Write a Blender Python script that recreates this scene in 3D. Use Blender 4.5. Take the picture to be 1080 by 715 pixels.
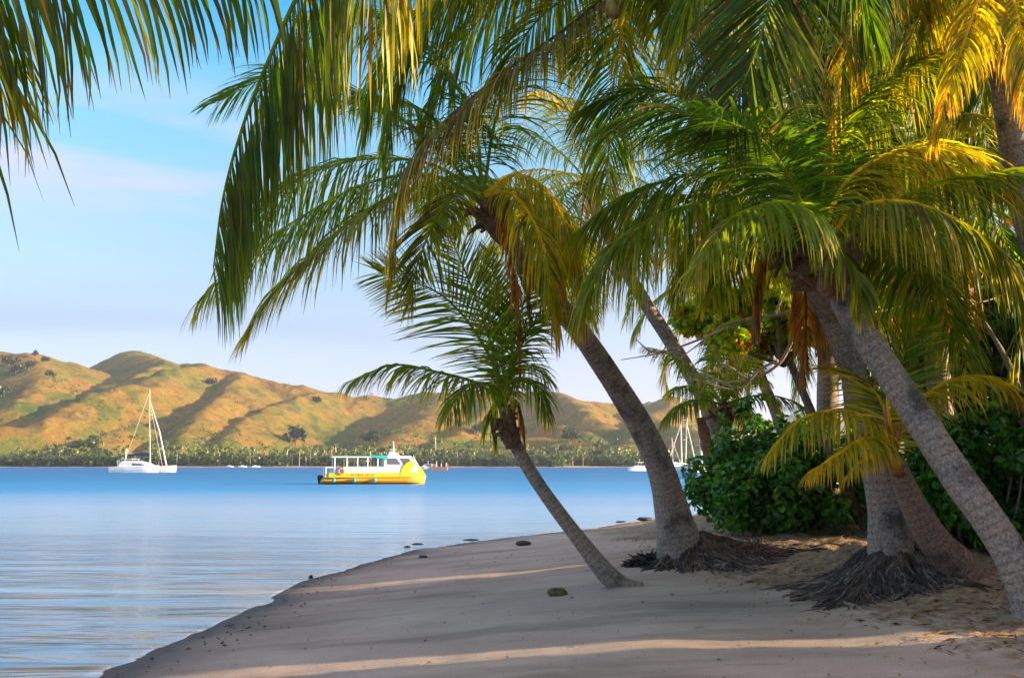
import bpy, math, random
import numpy as np
from math import radians as R, sin, cos, pi
random.seed(7)
RNG = np.random.default_rng(11)
for o in list(bpy.data.objects): bpy.data.objects.remove(o)
SC = bpy.context.scene
COL = SC.collection

# ------------------------------------------------------------------ camera
CAMZ = 1.9
PITCH = math.atan(132/1050)
cam = bpy.data.cameras.new('camera'); cam.lens = 35; cam.sensor_width = 36
cam.clip_start = 0.05; cam.clip_end = 20000
camo = bpy.data.objects.new('camera', cam); COL.objects.link(camo)
camo.location = (0, 0, CAMZ); camo.rotation_euler = (pi/2 + PITCH, 0, 0)
SC.camera = camo

# ------------------------------------------------------------------ light
SUN_AZ, SUN_EL = R(96), R(13.5)          # azimuth measured from the view direction (+Y) towards +X
SUND = np.array([sin(SUN_AZ)*cos(SUN_EL), cos(SUN_AZ)*cos(SUN_EL), sin(SUN_EL)])
SC.view_settings.view_transform = 'Standard'; SC.view_settings.look = 'None'
SC.view_settings.gamma = 1; SC.view_settings.use_curve_mapping = False
SC.view_settings.exposure = 1.66
world = bpy.data.worlds.new('World'); SC.world = world; world.use_nodes = True
wn = world.node_tree; wn.nodes.clear()
def N(nt, t, **kw):
    n = nt.nodes.new(t)
    for k, v in kw.items():
        if k.startswith('i_'):
            key = k[2:]
            key = int(key) if key.isdigit() else key.replace('_', ' ')
            n.inputs[key].default_value = v
        else: setattr(n, k, v)
    return n
def L(nt, a, b): nt.links.new(a, b)
def ramp(nt, fac, stops, interp='LINEAR'):
    r = N(nt, 'ShaderNodeValToRGB'); e = r.color_ramp; e.interpolation = interp
    while len(e.elements) < len(stops): e.elements.new(0.5)
    for i, (p, c) in enumerate(stops):
        e.elements[i].position = p
        e.elements[i].color = (c[0], c[1], c[2], 1) if not isinstance(c, (int, float)) else (c, c, c, 1)
    if fac is not None: L(nt, fac, r.inputs[0])
    return r
def mixc(nt, fac, a, b, mode='MIX'):
    m = N(nt, 'ShaderNodeMix', data_type='RGBA', blend_type=mode)
    for s, v in ((m.inputs[0], fac), (m.inputs[6], a), (m.inputs[7], b)):
        if hasattr(v, 'links'): L(nt, v, s)
        elif isinstance(v, (int, float)): s.default_value = v if s == m.inputs[0] else (v, v, v, 1)
        else: s.default_value = (*v[:3], 1)
    return m.outputs[2]
def math_(nt, op, a, b=0.0, clamp=False):
    m = N(nt, 'ShaderNodeMath', operation=op, use_clamp=clamp)
    for i, v in enumerate((a, b)):
        if hasattr(v, 'links'): L(nt, v, m.inputs[i])
        else: m.inputs[i].default_value = v
    return m.outputs[0]
sky = N(wn, 'ShaderNodeTexSky', sky_type='NISHITA', sun_disc=False, sun_elevation=SUN_EL, sun_rotation=SUN_AZ,
        altitude=0, air_density=1.0, dust_density=0.6, ozone_density=2.0)
tc = N(wn, 'ShaderNodeTexCoord'); sep = N(wn, 'ShaderNodeSeparateXYZ'); L(wn, tc.outputs['Generated'], sep.inputs[0])
# sky tint: pale lavender low, saturated blue higher; unseen zenith has added warm fill
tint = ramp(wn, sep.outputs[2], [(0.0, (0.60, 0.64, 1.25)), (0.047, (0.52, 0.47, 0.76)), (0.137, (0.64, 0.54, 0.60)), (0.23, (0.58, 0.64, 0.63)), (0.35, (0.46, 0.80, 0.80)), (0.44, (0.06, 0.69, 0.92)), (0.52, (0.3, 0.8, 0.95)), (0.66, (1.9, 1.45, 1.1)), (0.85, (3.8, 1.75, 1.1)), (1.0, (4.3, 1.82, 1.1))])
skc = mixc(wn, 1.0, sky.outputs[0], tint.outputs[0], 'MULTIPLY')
mp = N(wn, 'ShaderNodeMapping'); mp.inputs['Scale'].default_value = (2.2, 2.2, 17.0); mp.inputs['Location'].default_value = (3.1, 0.7, 0.32)
L(wn, tc.outputs['Generated'], mp.inputs[0])
nz = N(wn, 'ShaderNodeTexNoise', i_Scale=1.0, i_Detail=5.0, i_Roughness=0.55); L(wn, mp.outputs[0], nz.inputs['Vector'])
cm = ramp(wn, nz.outputs[0], [(0.50, 0.0), (0.68, 1.0)])
band = ramp(wn, sep.outputs[2], [(0.20, 0.0), (0.265, 0.75), (0.30, 0.8), (0.36, 0.12), (0.45, 0.0)])
left = ramp(wn, math_(wn, 'ADD', sep.outputs[0], 0.5), [(0.0, 1.0), (0.35, 0.55), (0.6, 0.1)])
cf = math_(wn, 'MULTIPLY', math_(wn, 'MULTIPLY', cm.outputs[0], band.outputs[0]), math_(wn, 'ADD', left.outputs[0], 0.2))
low = ramp(wn, math_(wn, 'ADD', sep.outputs[2], math_(wn, 'MULTIPLY', math_(wn, 'SUBTRACT', nz.outputs[0], 0.5), 0.10)), [(0.06, 0.0), (0.105, 0.45), (0.118, 0.95), (0.128, 1.0), (0.165, 0.55), (0.20, 0.1), (0.25, 0.0)])
lf = math_(wn, 'MULTIPLY', low.outputs[0], left.outputs[0])
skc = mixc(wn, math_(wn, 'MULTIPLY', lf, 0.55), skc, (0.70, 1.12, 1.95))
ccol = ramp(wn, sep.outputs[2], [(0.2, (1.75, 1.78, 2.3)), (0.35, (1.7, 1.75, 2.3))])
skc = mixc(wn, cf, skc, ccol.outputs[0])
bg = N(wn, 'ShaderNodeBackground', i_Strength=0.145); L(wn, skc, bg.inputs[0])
wo = N(wn, 'ShaderNodeOutputWorld'); L(wn, bg.outputs[0], wo.inputs[0])
sl = bpy.data.lights.new('sun', 'SUN'); sl.energy = 4.9; sl.angle = R(0.5); sl.color = (1.0, 0.74, 0.45)
so = bpy.data.objects.new('sun', sl); COL.objects.link(so)
from mathutils import Vector, Matrix
so.rotation_euler = Vector(SUND).to_track_quat('Z', 'Y').to_euler(); so.location = (30, -8, 20)

# ------------------------------------------------------------------ pixel -> world
FW = np.array([0, cos(PITCH), sin(PITCH)]); UP = np.array([0, -sin(PITCH), cos(PITCH)]); RT = np.array([1., 0, 0])
C0 = np.array([0, 0, CAMZ])
def ray(px, py): return FW + RT*((px-540)/1050) + UP*((357.5-py)/1050)
def at(px, py, Y):
    d = ray(px, py); return C0 + d*(Y/d[1])
def zpx(Y): return Y/1050.0     # metres per pixel at a depth (about)

# ------------------------------------------------------------------ noise
def _h(ix, iy, seed):
    n = (ix.astype(np.int64)*374761393 + iy.astype(np.int64)*668265263 + seed*982451653) & 0xffffffff
    n = ((n ^ (n >> 13))*1274126177) & 0xffffffff
    return ((n ^ (n >> 16)) & 0xffff)/65535.0
def vnoise(x, y, seed=0):
    ix = np.floor(x); iy = np.floor(y); fx = x-ix; fy = y-iy
    fx = fx*fx*(3-2*fx); fy = fy*fy*(3-2*fy)
    a = _h(ix, iy, seed); b = _h(ix+1, iy, seed); c = _h(ix, iy+1, seed); d = _h(ix+1, iy+1, seed)
    return (a*(1-fx)+b*fx)*(1-fy) + (c*(1-fx)+d*fx)*fy - 0.5
def fbm(x, y, seed=0, oct=4, gain=0.5):
    s = 0; a = 1
    for i in range(oct):
        s = s + a*vnoise(x*2**i+i*17.3, y*2**i-i*9.1, seed+i); a *= gain
    return s

# ------------------------------------------------------------------ ground height
SHORE = np.array([(-40, -300), (-8, -60), (-5.6, -20), (-4.6, 0), (-4.2, 7), (-3.85, 8.85), (-3.55, 12), (-3.45, 16.6), (-2.2, 22.8), (0.5, 27.5), (4.9, 34), (9.5, 39.5), (26, 49), (60, 56), (300, 70), (1500, 90)], float)
def shore_d(x, y):
    best = np.full(np.shape(x), 1e9); sg = np.zeros(np.shape(x))
    for a, b in zip(SHORE[:-1], SHORE[1:]):
        ab = b-a; t = np.clip(((x-a[0])*ab[0]+(y-a[1])*ab[1])/(ab@ab), 0, 1)
        dx = x-(a[0]+t*ab[0]); dy = y-(a[1]+t*ab[1]); d = np.hypot(dx, dy)
        cr = ab[1]*dx - ab[0]*dy
        m = d < best-1e-9; best = np.where(m, d, best); sg = np.where(m, np.sign(cr), sg)
    return best*sg
def sstep(a, b, x):
    t = np.clip((x-a)/(b-a), 0, 1); return t*t*(3-2*t)
def gz(x, y):
    x = np.asarray(x, float); y = np.asarray(y, float)
    d = shore_d(x, y) + 0.11*fbm(x*0.35, y*0.35, 5, 3)*np.exp(-np.abs(x)/60)
    z = np.where(d < 0, np.maximum(0.09*d, -3.0), 0.088*d)
    z = np.where(d > 5, 0.44+0.03*(1-np.exp(-np.clip(d-5, 0, 200)/8.))*8., z)
    m = sstep(2.4, 5.2, x-0.0*y)*sstep(4, 8, y)*sstep(40, 26, y)      # the raised bank under the trees
    z = z + m*0.16
    # mounds round palm roots
    for (cx, cy, h, r) in MOUNDS:
        z = z + h*np.exp(-((x-cx)**2+(y-cy)**2)/(r*r))
    near = np.exp(-np.minimum((np.hypot(x-2, y-10)/40)**2, 50))
    z = z + near*m*(0.13*fbm(x*1.1, y*1.1, 2, 3)+0.11*fbm(x*4.5, y*4.5, 3, 3)) + near*(d > 0)*(0.022*fbm(x*1.2, y*1.2, 9, 3)+0.012*fbm(x*3.5, y*7, 19, 3)*sstep(0.2, 1.5, d))
    return z
MOUNDS = [(4.9, 12.2, 0.26, 1.3), (3.0, 14.9, 0.12, 1.3), (4.6, 16.5, 0.20, 2.2)]
_gx = np.arange(-16, 22.01, 0.08); _gy = np.arange(-17, 42.01, 0.08); _GX, _GY = np.meshgrid(_gx, _gy); _GZ = gz(_GX, _GY)
def gz1(x, y):
    fx = (x+16)/0.08; fy = (y+17)/0.08; i = int(fx); j = int(fy)
    if not (0 <= i < len(_gx)-1 and 0 <= j < len(_gy)-1): return float(gz(np.array([x]), np.array([y]))[0])
    fx -= i; fy -= j; a = _GZ[j, i]*(1-fx)+_GZ[j, i+1]*fx; b = _GZ[j+1, i]*(1-fx)+_GZ[j+1, i+1]*fx
    return float(a*(1-fy)+b*fy)
def hit(px, py, dz=0.0):
    d = ray(px, py); t = 3.0
    while t < 120:
        p = C0+d*t
        if p[2] <= gz1(p[0], p[1])+dz: return p
        t += 0.05
    return C0+d*t

# ------------------------------------------------------------------ object helpers
ORG = {}
def mk(name, V, quads, mat, parent=None, col=None, smooth=False, tris=None, attr=None, mats=None, mi=None):
    V = np.asarray(V, float)
    off = np.zeros(3)
    p = parent
    if p is not None: off = ORG[p.name]
    me = bpy.data.meshes.new(name)
    q = np.asarray(quads, np.int64).reshape(-1, 4); t = np.zeros((0, 3), np.int64) if tris is None else np.asarray(tris, np.int64).reshape(-1, 3)
    me.vertices.add(len(V)); me.vertices.foreach_set('co', (V-off).astype(np.float32).ravel())
    nl = q.size+t.size
    me.loops.add(nl); me.loops.foreach_set('vertex_index', np.concatenate([q.ravel(), t.ravel()]).astype(np.int32))
    me.polygons.add(len(q)+len(t))
    st = np.concatenate([np.arange(len(q))*4, q.size+np.arange(len(t))*3]).astype(np.int32)
    me.polygons.foreach_set('loop_start', st)
    me.polygons.foreach_set('use_smooth', np.full(len(q)+len(t), smooth))
    for m in (mats or [mat]): me.materials.append(m)
    if mi is not None: me.polygons.foreach_set('material_index', np.asarray(mi, np.int32))
    if col is not None:
        a = me.color_attributes.new('Col', 'FLOAT_COLOR', 'POINT')
        c = np.ones((len(V), 4), np.float32); c[:, :3] = col; a.data.foreach_set('color', c.ravel())
    if attr is not None:
        for k, v in attr.items():
            a = me.attributes.new(k, 'FLOAT', 'POINT'); a.data.foreach_set('value', np.asarray(v, np.float32))
    me.update(calc_edges=True); me.validate()
    o = bpy.data.objects.new(name, me); COL.objects.link(o)
    if parent is not None: o.parent = parent
    ORG[o.name] = off.copy()
    return o
def thing(name, loc, label, cat, group=None):
    o = bpy.data.objects.new(name, None); COL.objects.link(o); o.location = tuple(float(v) for v in loc)
    o.empty_display_size = 0.3
    ORG[o.name] = np.array(loc, float); tag(o, label, cat, group); return o
def tag(o, label, cat, group=None):
    o['label'] = label; o['category'] = cat
    if group: o['group'] = group
    return o
def setorg(o):
    """single-mesh thing: move its origin to the base of the mesh"""
    me = o.data; n = len(me.vertices); v = np.empty(n*3, np.float32); me.vertices.foreach_get('co', v); v = v.reshape(-1, 3)
    c = np.array([(v[:, 0].min()+v[:, 0].max())/2, (v[:, 1].min()+v[:, 1].max())/2, v[:, 2].min()])
    me.vertices.foreach_set('co', (v-c).astype(np.float32).ravel()); o.location = tuple(float(a) for a in c); me.update(); return o
class MB:
    """collects geometry (quads, tris)"""
    def __init__(s): s.V = []; s.Q = []; s.T = []; s.C = []; s.A = []; s.n = 0
    def add(s, V, Q=None, T=None, C=None, A=None):
        V = np.asarray(V, float).reshape(-1, 3)
        if Q is not None and len(Q): s.Q.append(np.asarray(Q)+s.n)
        if T is not None and len(T): s.T.append(np.asarray(T)+s.n)
        s.V.append(V); s.n += len(V)
        if C is not None: s.C.append(np.broadcast_to(C, (len(V), 3)))
        if A is not None: s.A.append(np.asarray(A))
        return s
    def tube(s, P, rad, k=8, C=None, cap=True):
        V, Q, A = tube(P, rad, k)
        n = len(V); T = []
        if cap:
            V = np.vstack([V, P[0], P[-1]]); A = np.append(A, [0, A[-1]])
            T = [(n, (j+1) % k, j) for j in range(k)] + [(n+1, n-k+j, n-k+(j+1) % k) for j in range(k)]
        return s.add(V, Q, T, C, A)
    def box(s, x0, x1, y0, y1, z0, z1):
        V = [(x, y, z) for z in (z0, z1) for y in (y0, y1) for x in (x0, x1)]
        return s.add(V, [(0, 2, 3, 1), (4, 5, 7, 6), (0, 1, 5, 4), (2, 6, 7, 3), (0, 4, 6, 2), (1, 3, 7, 5)])
    def prism(s, poly, y0, y1):
        """poly: list of (x,z), extruded along y"""
        n = len(poly); V = [(x, y0, z) for x, z in poly]+[(x, y1, z) for x, z in poly]
        Q = [(i, (i+1) % n, n+(i+1) % n, n+i) for i in range(n)]
        T = [(0, i+1, i) for i in range(1, n-1)]+[(n, n+i, n+i+1) for i in range(1, n-1)]
        return s.add(V, Q, T)
    def build(s, name, mat, parent=None, smooth=False, xf=None, **kw):
        V = np.vstack(s.V)
        if xf is not None: V = xf(V)
        return mk(name, V, np.vstack(s.Q) if s.Q else np.zeros((0, 4)), mat, parent, tris=np.vstack(s.T) if s.T else None,
                  col=np.vstack(s.C) if s.C else None, smooth=smooth, **kw)
def unit(v): return v/np.maximum(np.linalg.norm(v, axis=-1, keepdims=True), 1e-9)
def tube(P, rad, k=8):
    P = np.asarray(P, float); n = len(P); rad = np.broadcast_to(rad, (n,)) if np.ndim(rad) < 2 else rad
    T = unit(np.gradient(P, axis=0))
    ref = np.array([0, 0, 1.]) if abs(T[0][2]) < 0.9 else np.array([1., 0, 0])
    a = unit(np.cross(T[0], ref)); X = [a]
    for i in range(1, n):
        a = a - T[i]*(a@T[i]); a = a/np.linalg.norm(a); X.append(a)
    X = np.array(X); Y = np.cross(T, X)
    th = np.arange(k)*2*pi/k
    r = rad[:, None] if np.ndim(rad) == 1 else rad
    V = P[:, None, :] + (r*np.cos(th)[None, :])[..., None]*X[:, None, :] + (r*np.sin(th)[None, :])[..., None]*Y[:, None, :]
    i = np.arange(n-1)[:, None]; j = np.arange(k)[None, :]
    Q = np.stack([i*k+j, i*k+(j+1) % k, (i+1)*k+(j+1) % k, (i+1)*k+j], -1).reshape(-1, 4)
    s = np.concatenate([[0], np.cumsum(np.linalg.norm(np.diff(P, axis=0), axis=1))])
    return V.reshape(-1, 3), Q, np.repeat(s, k)
def spline(P, n, kfac=1):
    """Catmull-Rom through rows of P (any columns), resampled evenly by xyz length"""
    P = np.asarray(P, float)
    Pe = np.vstack([2*P[0]-P[1], P, 2*P[-1]-P[-2]]); out = []
    for i in range(1, len(Pe)-2):
        t = np.linspace(0, 1, 24, endpoint=False)[:, None]
        p0, p1, p2, p3 = Pe[i-1:i+3]
        out.append(0.5*((2*p1)+(-p0+p2)*t+(2*p0-5*p1+4*p2-p3)*t*t+(-p0+3*p1-3*p2+p3)*t**3))
    out.append(P[-1:]); out = np.vstack(out)
    s = np.concatenate([[0], np.cumsum(np.linalg.norm(np.diff(out[:, :3], axis=0), axis=1))])
    u = np.linspace(0, s[-1], n)
    return np.stack([np.interp(u, s, out[:, c]) for c in range(out.shape[1])], 1), s[-1]

# ------------------------------------------------------------------ materials
def newmat(name):
    m = bpy.data.materials.new(name); m.use_nodes = True; nt = m.node_tree; nt.nodes.clear()
    out = N(nt, 'ShaderNodeOutputMaterial'); return m, nt, out
def simple(name, col, rough=0.5, metal=0.0, spec=0.5, noise=0.0, nscale=20, coat=0.0):
    m, nt, out = newmat(name); b = N(nt, 'ShaderNodeBsdfPrincipled', i_Roughness=rough, i_Metallic=metal)
    b.inputs['Specular IOR Level'].default_value = spec; b.inputs['Coat Weight'].default_value = coat
    if noise:
        t = N(nt, 'ShaderNodeTexCoord'); n = N(nt, 'ShaderNodeTexNoise', i_Scale=nscale, i_Detail=5.0); L(nt, t.outputs['Object'], n.inputs['Vector'])
        r = ramp(nt, n.outputs[0], [(0.3, tuple(c*(1-noise) for c in col)), (0.7, tuple(min(1, c*(1+noise)) for c in col))])
        L(nt, r.outputs[0], b.inputs['Base Color'])
    else: b.inputs['Base Color'].default_value = (*col, 1)
    L(nt, b.outputs[0], out.inputs[0]); return m
def leafmat(name, rough=0.4, trans=0.45, spec=0.4, tcol=(1.5, 1.7, 0.6)):
    m, nt, out = newmat(name)
    at_ = N(nt, 'ShaderNodeAttribute', attribute_name='Col')
    t = N(nt, 'ShaderNodeTexCoord'); n = N(nt, 'ShaderNodeTexNoise', i_Scale=9.0, i_Detail=3.0); L(nt, t.outputs['Object'], n.inputs['Vector'])
    v = ramp(nt, n.outputs[0], [(0.3, (0.72, 0.78, 0.7)), (0.7, (1.25, 1.2, 1.2))])
    c = mixc(nt, 1.0, at_.outputs[0], v.outputs[0], 'MULTIPLY')
    b = N(nt, 'ShaderNodeBsdfPrincipled', i_Roughness=rough); b.inputs['Specular IOR Level'].default_value = spec
    L(nt, c, b.inputs['Base Color'])
    tr = N(nt, 'ShaderNodeBsdfTranslucent'); tcl = mixc(nt, 1.0, c, tcol, 'MULTIPLY'); L(nt, tcl, tr.inputs[0])
    mx = N(nt, 'ShaderNodeMixShader', i_0=trans); L(nt, b.outputs[0], mx.inputs[1]); L(nt, tr.outputs[0], mx.inputs[2]); L(nt, mx.outputs[0], out.inputs[0])
    return m
M_frond = leafmat('palm_leaf', 0.40, 0.54, 0.35, (2.3, 2.1, 0.45))
M_leaf = leafmat('broad_leaf', 0.32, 0.35, 0.5, (1.6, 1.7, 0.6))
M_grove = leafmat('grove_leaf', 0.5, 0.25, 0.3)

def trunkmat(name, dark, light, warm, ring=1.0):
    m, nt, out = newmat(name)
    s = N(nt, 'ShaderNodeAttribute', attribute_name='s'); t = N(nt, 'ShaderNodeTexCoord')
    n1 = N(nt, 'ShaderNodeTexNoise', i_Scale=2.2, i_Detail=5.0, i_Roughness=0.55); L(nt, t.outputs['Object'], n1.inputs['Vector'])
    n2 = N(nt, 'ShaderNodeTexNoise', i_Scale=38.0, i_Detail=4.0, i_Roughness=0.7); L(nt, t.outputs['Object'], n2.inputs['Vector'])
    n3 = N(nt, 'ShaderNodeTexVoronoi', i_Scale=22.0); L(nt, t.outputs['Object'], n3.inputs['Vector'])
    w = math_(nt, 'ADD', math_(nt, 'MULTIPLY', s.outputs['Fac'], 12.0), math_(nt, 'MULTIPLY', n1.outputs[0], 1.6))
    fr = math_(nt, 'FRACT', w)
    rg = ramp(nt, fr, [(0.0, 0.55), (0.08, 0.35), (0.2, 0.85), (0.6, 1.0), (0.95, 0.8)])
    base = ramp(nt, n1.outputs[0], [(0.33, dark), (0.44, light), (0.56, warm), (0.66, light), (0.74, dark)])
    c = mixc(nt, 1.0, base.outputs[0], ramp(nt, n2.outputs[0], [(0.3, 0.40), (0.7, 1.65)]).outputs[0], 'MULTIPLY')
    c = mixc(nt, math_(nt, 'MULTIPLY', ramp(nt, n1.outputs[0], [(0.35, 0.35), (0.6, 1.0)]).outputs[0], 0.62*ring), c, mixc(nt, 1.0, c, rg.outputs[0], 'MULTIPLY'))
    n4 = N(nt, 'ShaderNodeTexNoise', i_Scale=1.1, i_Detail=7.0, i_Roughness=0.7, i_Distortion=1.0); L(nt, t.outputs['Object'], n4.inputs['Vector'])
    c = mixc(nt, ramp(nt, n4.outputs[0], [(0.54, 0.0), (0.64, 0.55)]).outputs[0], c, tuple(v*.55 for v in dark))
    lich = ramp(nt, n3.outputs[0], [(0.10, 1.0), (0.2, 0.0)])
    c = mixc(nt, math_(nt, 'MULTIPLY', lich.outputs[0], 0.18), c, (0.42, 0.40, 0.36))
    b = N(nt, 'ShaderNodeBsdfPrincipled', i_Roughness=0.85); b.inputs['Specular IOR Level'].default_value = 0.25; L(nt, c, b.inputs['Base Color'])
    hgt = math_(nt, 'ADD', math_(nt, 'MULTIPLY', rg.outputs[0], 0.5*ring), math_(nt, 'MULTIPLY', n2.outputs[0], 0.8))
    bp = N(nt, 'ShaderNodeBump', i_Strength=0.5, i_Distance=0.022); L(nt, hgt, bp.inputs['Height']); L(nt, bp.outputs[0], b.inputs['Normal'])
    L(nt, b.outputs[0], out.inputs[0]); return m
M_trunk = trunkmat('palm_bark', (0.12, 0.09, 0.075), (0.31, 0.25, 0.215), (0.37, 0.265, 0.20))
M_trunkr = trunkmat('palm_bark_reddish', (0.10, 0.06, 0.045), (0.24, 0.16, 0.12), (0.30, 0.18, 0.12))
M_bark = trunkmat('tree_bark', (0.08, 0.06, 0.045), (0.20, 0.16, 0.12), (0.26, 0.19, 0.13), 0.1)
M_root = simple('root', (0.065, 0.048, 0.04), 0.9, noise=0.5, nscale=14)
M_rootc, _nt, _o = newmat('root_mat')
_a = N(_nt, 'ShaderNodeAttribute', attribute_name='Col'); _t = N(_nt, 'ShaderNodeTexCoord'); _n = N(_nt, 'ShaderNodeTexNoise', i_Scale=25.0, i_Detail=4.0); L(_nt, _t.outputs['Object'], _n.inputs['Vector'])
_b = N(_nt, 'ShaderNodeBsdfPrincipled', i_Roughness=.9); L(_nt, mixc(_nt, 1.0, _a.outputs[0], ramp(_nt, _n.outputs[0], [(.3, .55), (.7, 1.5)]).outputs[0], 'MULTIPLY'), _b.inputs['Base Color']); L(_nt, _b.outputs[0], _o.inputs[0])
M_dead = simple('dead_sheath', (0.17, 0.095, 0.05), 0.9, noise=0.5, nscale=18)
M_stub = simple('cut_wood', (0.26, 0.12, 0.06), 0.9, noise=0.4)
M_coco = simple('coconut_husk', (0.33, 0.20, 0.05), 0.5, noise=0.3, nscale=8)
M_branch = simple('bare_branch', (0.42, 0.31, 0.20), 0.8, noise=0.35, nscale=6)
M_white = simple('white_gelcoat', (0.82, 0.80, 0.78), 0.25, coat=0.3)
M_offw = simple('off_white_paint', (0.72, 0.69, 0.62), 0.35)
M_cream = simple('cream_mast_paint', (0.78, 0.70, 0.52), 0.4)
M_yel = simple('yellow_hull_paint', (0.85, 0.50, 0.01), 0.25, coat=0.4)
M_org = simple('orange_hull_paint', (0.80, 0.34, 0.01), 0.3, coat=0.3)
M_blk = simple('black_rubber', (0.015, 0.015, 0.018), 0.5)
M_navy = simple('navy_canvas', (0.012, 0.02, 0.10), 0.8)
M_teal = simple('teal_fabric', (0.01, 0.42, 0.42), 0.6)
M_glass = simple('dark_glass', (0.10, 0.11, 0.13), 0.08, spec=0.9)
M_blue = simple('blue_hull_paint', (0.05, 0.14, 0.42), 0.3)
M_orr = simple('orange_lifebuoy', (0.85, 0.24, 0.02), 0.5)
M_pers = simple('skin_and_cloth', (0.35, 0.2, 0.14), 0.8)
M_metal = simple('dark_metal', (0.10, 0.10, 0.11), 0.4, 0.8)

# ------------------------------------------------------------------ setting: ground, sea, hills
def axis(lo, fine0, fine1, hi, step, grow=1.18):
    a = list(np.arange(fine0, fine1, step)); s = step; x = a[-1]
    while x < hi: s *= grow; x += s; a.append(x)
    s = step; x = fine0
    while x > lo: s *= grow; x -= s; a.insert(0, x)
    return np.array(a)
def grid(name, X, Y, Z, mat, **kw):
    ny, nx = Z.shape; XX, YY = np.meshgrid(X, Y)
    V = np.stack([XX, YY, Z], -1).reshape(-1, 3)
    i = np.arange(ny-1)[:, None]; j = np.arange(nx-1)[None, :]
    Q = np.stack([i*nx+j, i*nx+j+1, (i+1)*nx+j+1, (i+1)*nx+j], -1).reshape(-1, 4)
    return mk(name, V, Q, mat, smooth=True, **kw)

m, nt, out = newmat('sand')
geo = N(nt, 'ShaderNodeNewGeometry'); sp = N(nt, 'ShaderNodeSeparateXYZ'); L(nt, geo.outputs['Position'], sp.inputs[0])
def noi(nt, vec, sc, det=4.0, rg=0.6, scale3=None):
    if scale3 is not None:
        mp = N(nt, 'ShaderNodeMapping'); mp.inputs['Scale'].default_value = scale3; L(nt, vec, mp.inputs[0]); vec = mp.outputs[0]
    n = N(nt, 'ShaderNodeTexNoise', i_Scale=sc, i_Detail=det, i_Roughness=rg); L(nt, vec, n.inputs['Vector']); return n.outputs[0]
P_ = geo.outputs['Position']
big = noi(nt, P_, 0.6, 4); fine = noi(nt, P_, 60, 3, 0.7); mid = noi(nt, P_, 5, 5); streak = noi(nt, P_, 1.0, 5, 0.6, (0.35, 1.6, 1))
dry = ramp(nt, big, [(0.3, (0.41, 0.318, 0.26)), (0.7, (0.55, 0.435, 0.362))]).outputs[0]
dry = mixc(nt, 1.0, dry, ramp(nt, fine, [(0.25, 0.80), (0.75, 1.18)]).outputs[0], 'MULTIPLY')
dry = mixc(nt, ramp(nt, streak, [(0.50, 0.0), (0.66, 0.6)]).outputs[0], dry, (0.22, 0.17, 0.13))
# wind-blown dark specks
vor = N(nt, 'ShaderNodeTexVoronoi', i_Scale=3.2); L(nt, P_, vor.inputs['Vector'])
vr2 = N(nt, 'ShaderNodeTexVoronoi', i_Scale=9.0); L(nt, P_, vr2.inputs['Vector'])
sp2 = math_(nt, 'MULTIPLY', ramp(nt, vr2.outputs[0], [(0.05, 1.0), (0.11, 0.0)]).outputs[0], ramp(nt, noi(nt, P_, 1.3, 5), [(0.5, 0.0), (0.56, 0.85)]).outputs[0])
dry = mixc(nt, sp2, dry, (0.13, 0.09, 0.07))
wv_ = N(nt, 'ShaderNodeTexNoise', i_Scale=1.0, i_Detail=7.0, i_Roughness=0.7); mp_ = N(nt, 'ShaderNodeMapping'); mp_.inputs['Scale'].default_value = (0.5, 5.0, 1); mp_.inputs['Rotation'].default_value = (0, 0, R(-6)); L(nt, P_, mp_.inputs[0]); L(nt, mp_.outputs[0], wv_.inputs['Vector'])
dry = mixc(nt, ramp(nt, wv_.outputs[0], [(0.60, 0.0), (0.635, 0.5), (0.66, 0.1)]).outputs[0], dry, (0.16, 0.115, 0.09))
sp1 = math_(nt, 'MULTIPLY', ramp(nt, vor.outputs[0], [(0.03, 1.0), (0.07, 0.0)]).outputs[0], ramp(nt, mid, [(0.5, 0.0), (0.6, 0.8)]).outputs[0])
dry = mixc(nt, sp1, dry, (0.10, 0.07, 0.05))
# litter soil on the bank under the trees
bankm = N(nt, 'ShaderNodeAttribute', attribute_name='bank').outputs['Fac']
bk = math_(nt, 'ADD', bankm, math_(nt, 'MULTIPLY', math_(nt, 'SUBTRACT', mid, 0.5), 1.6))
bk = ramp(nt, bk, [(0.35, 0.0), (0.75, 1.0)]).outputs[0]
soil = ramp(nt, noi(nt, P_, 9, 6, 0.72), [(0.30, (0.10, 0.065, 0.042)), (0.45, (0.27, 0.19, 0.125)), (0.62, (0.46, 0.35, 0.25)), (0.8, (0.30, 0.17, 0.10))]).outputs[0]
c = mixc(nt, bk, dry, soil)
# wet strip
wz = math_(nt, 'ADD', sp.outputs[2], math_(nt, 'MULTIPLY', math_(nt, 'SUBTRACT', big, 0.5), 0.06))
wet = ramp(nt, wz, [(0.0, 1.0), (0.02, 1.0), (0.045, 0.55), (0.09, 0.2), (0.17, 0.0)]).outputs[0]
c = mixc(nt, wet, c, (0.10, 0.075, 0.06))
b = N(nt, 'ShaderNodeBsdfPrincipled'); L(nt, c, b.inputs['Base Color'])
L(nt, ramp(nt, wet, [(0.3, 0.9), (0.9, 0.6)]).outputs[0], b.inputs['Roughness']); b.inputs['Specular IOR Level'].default_value = 0.15
h = math_(nt, 'ADD', math_(nt, 'MULTIPLY', noi(nt, P_, 3.0, 6, 0.65, (0.5, 1.3, 1)), 0.6), math_(nt, 'MULTIPLY', fine, 0.12))
h = math_(nt, 'ADD', h, math_(nt, 'MULTIPLY', math_(nt, 'MULTIPLY', noi(nt, P_, 16, 5, 0.7), bk), 0.9))
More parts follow.
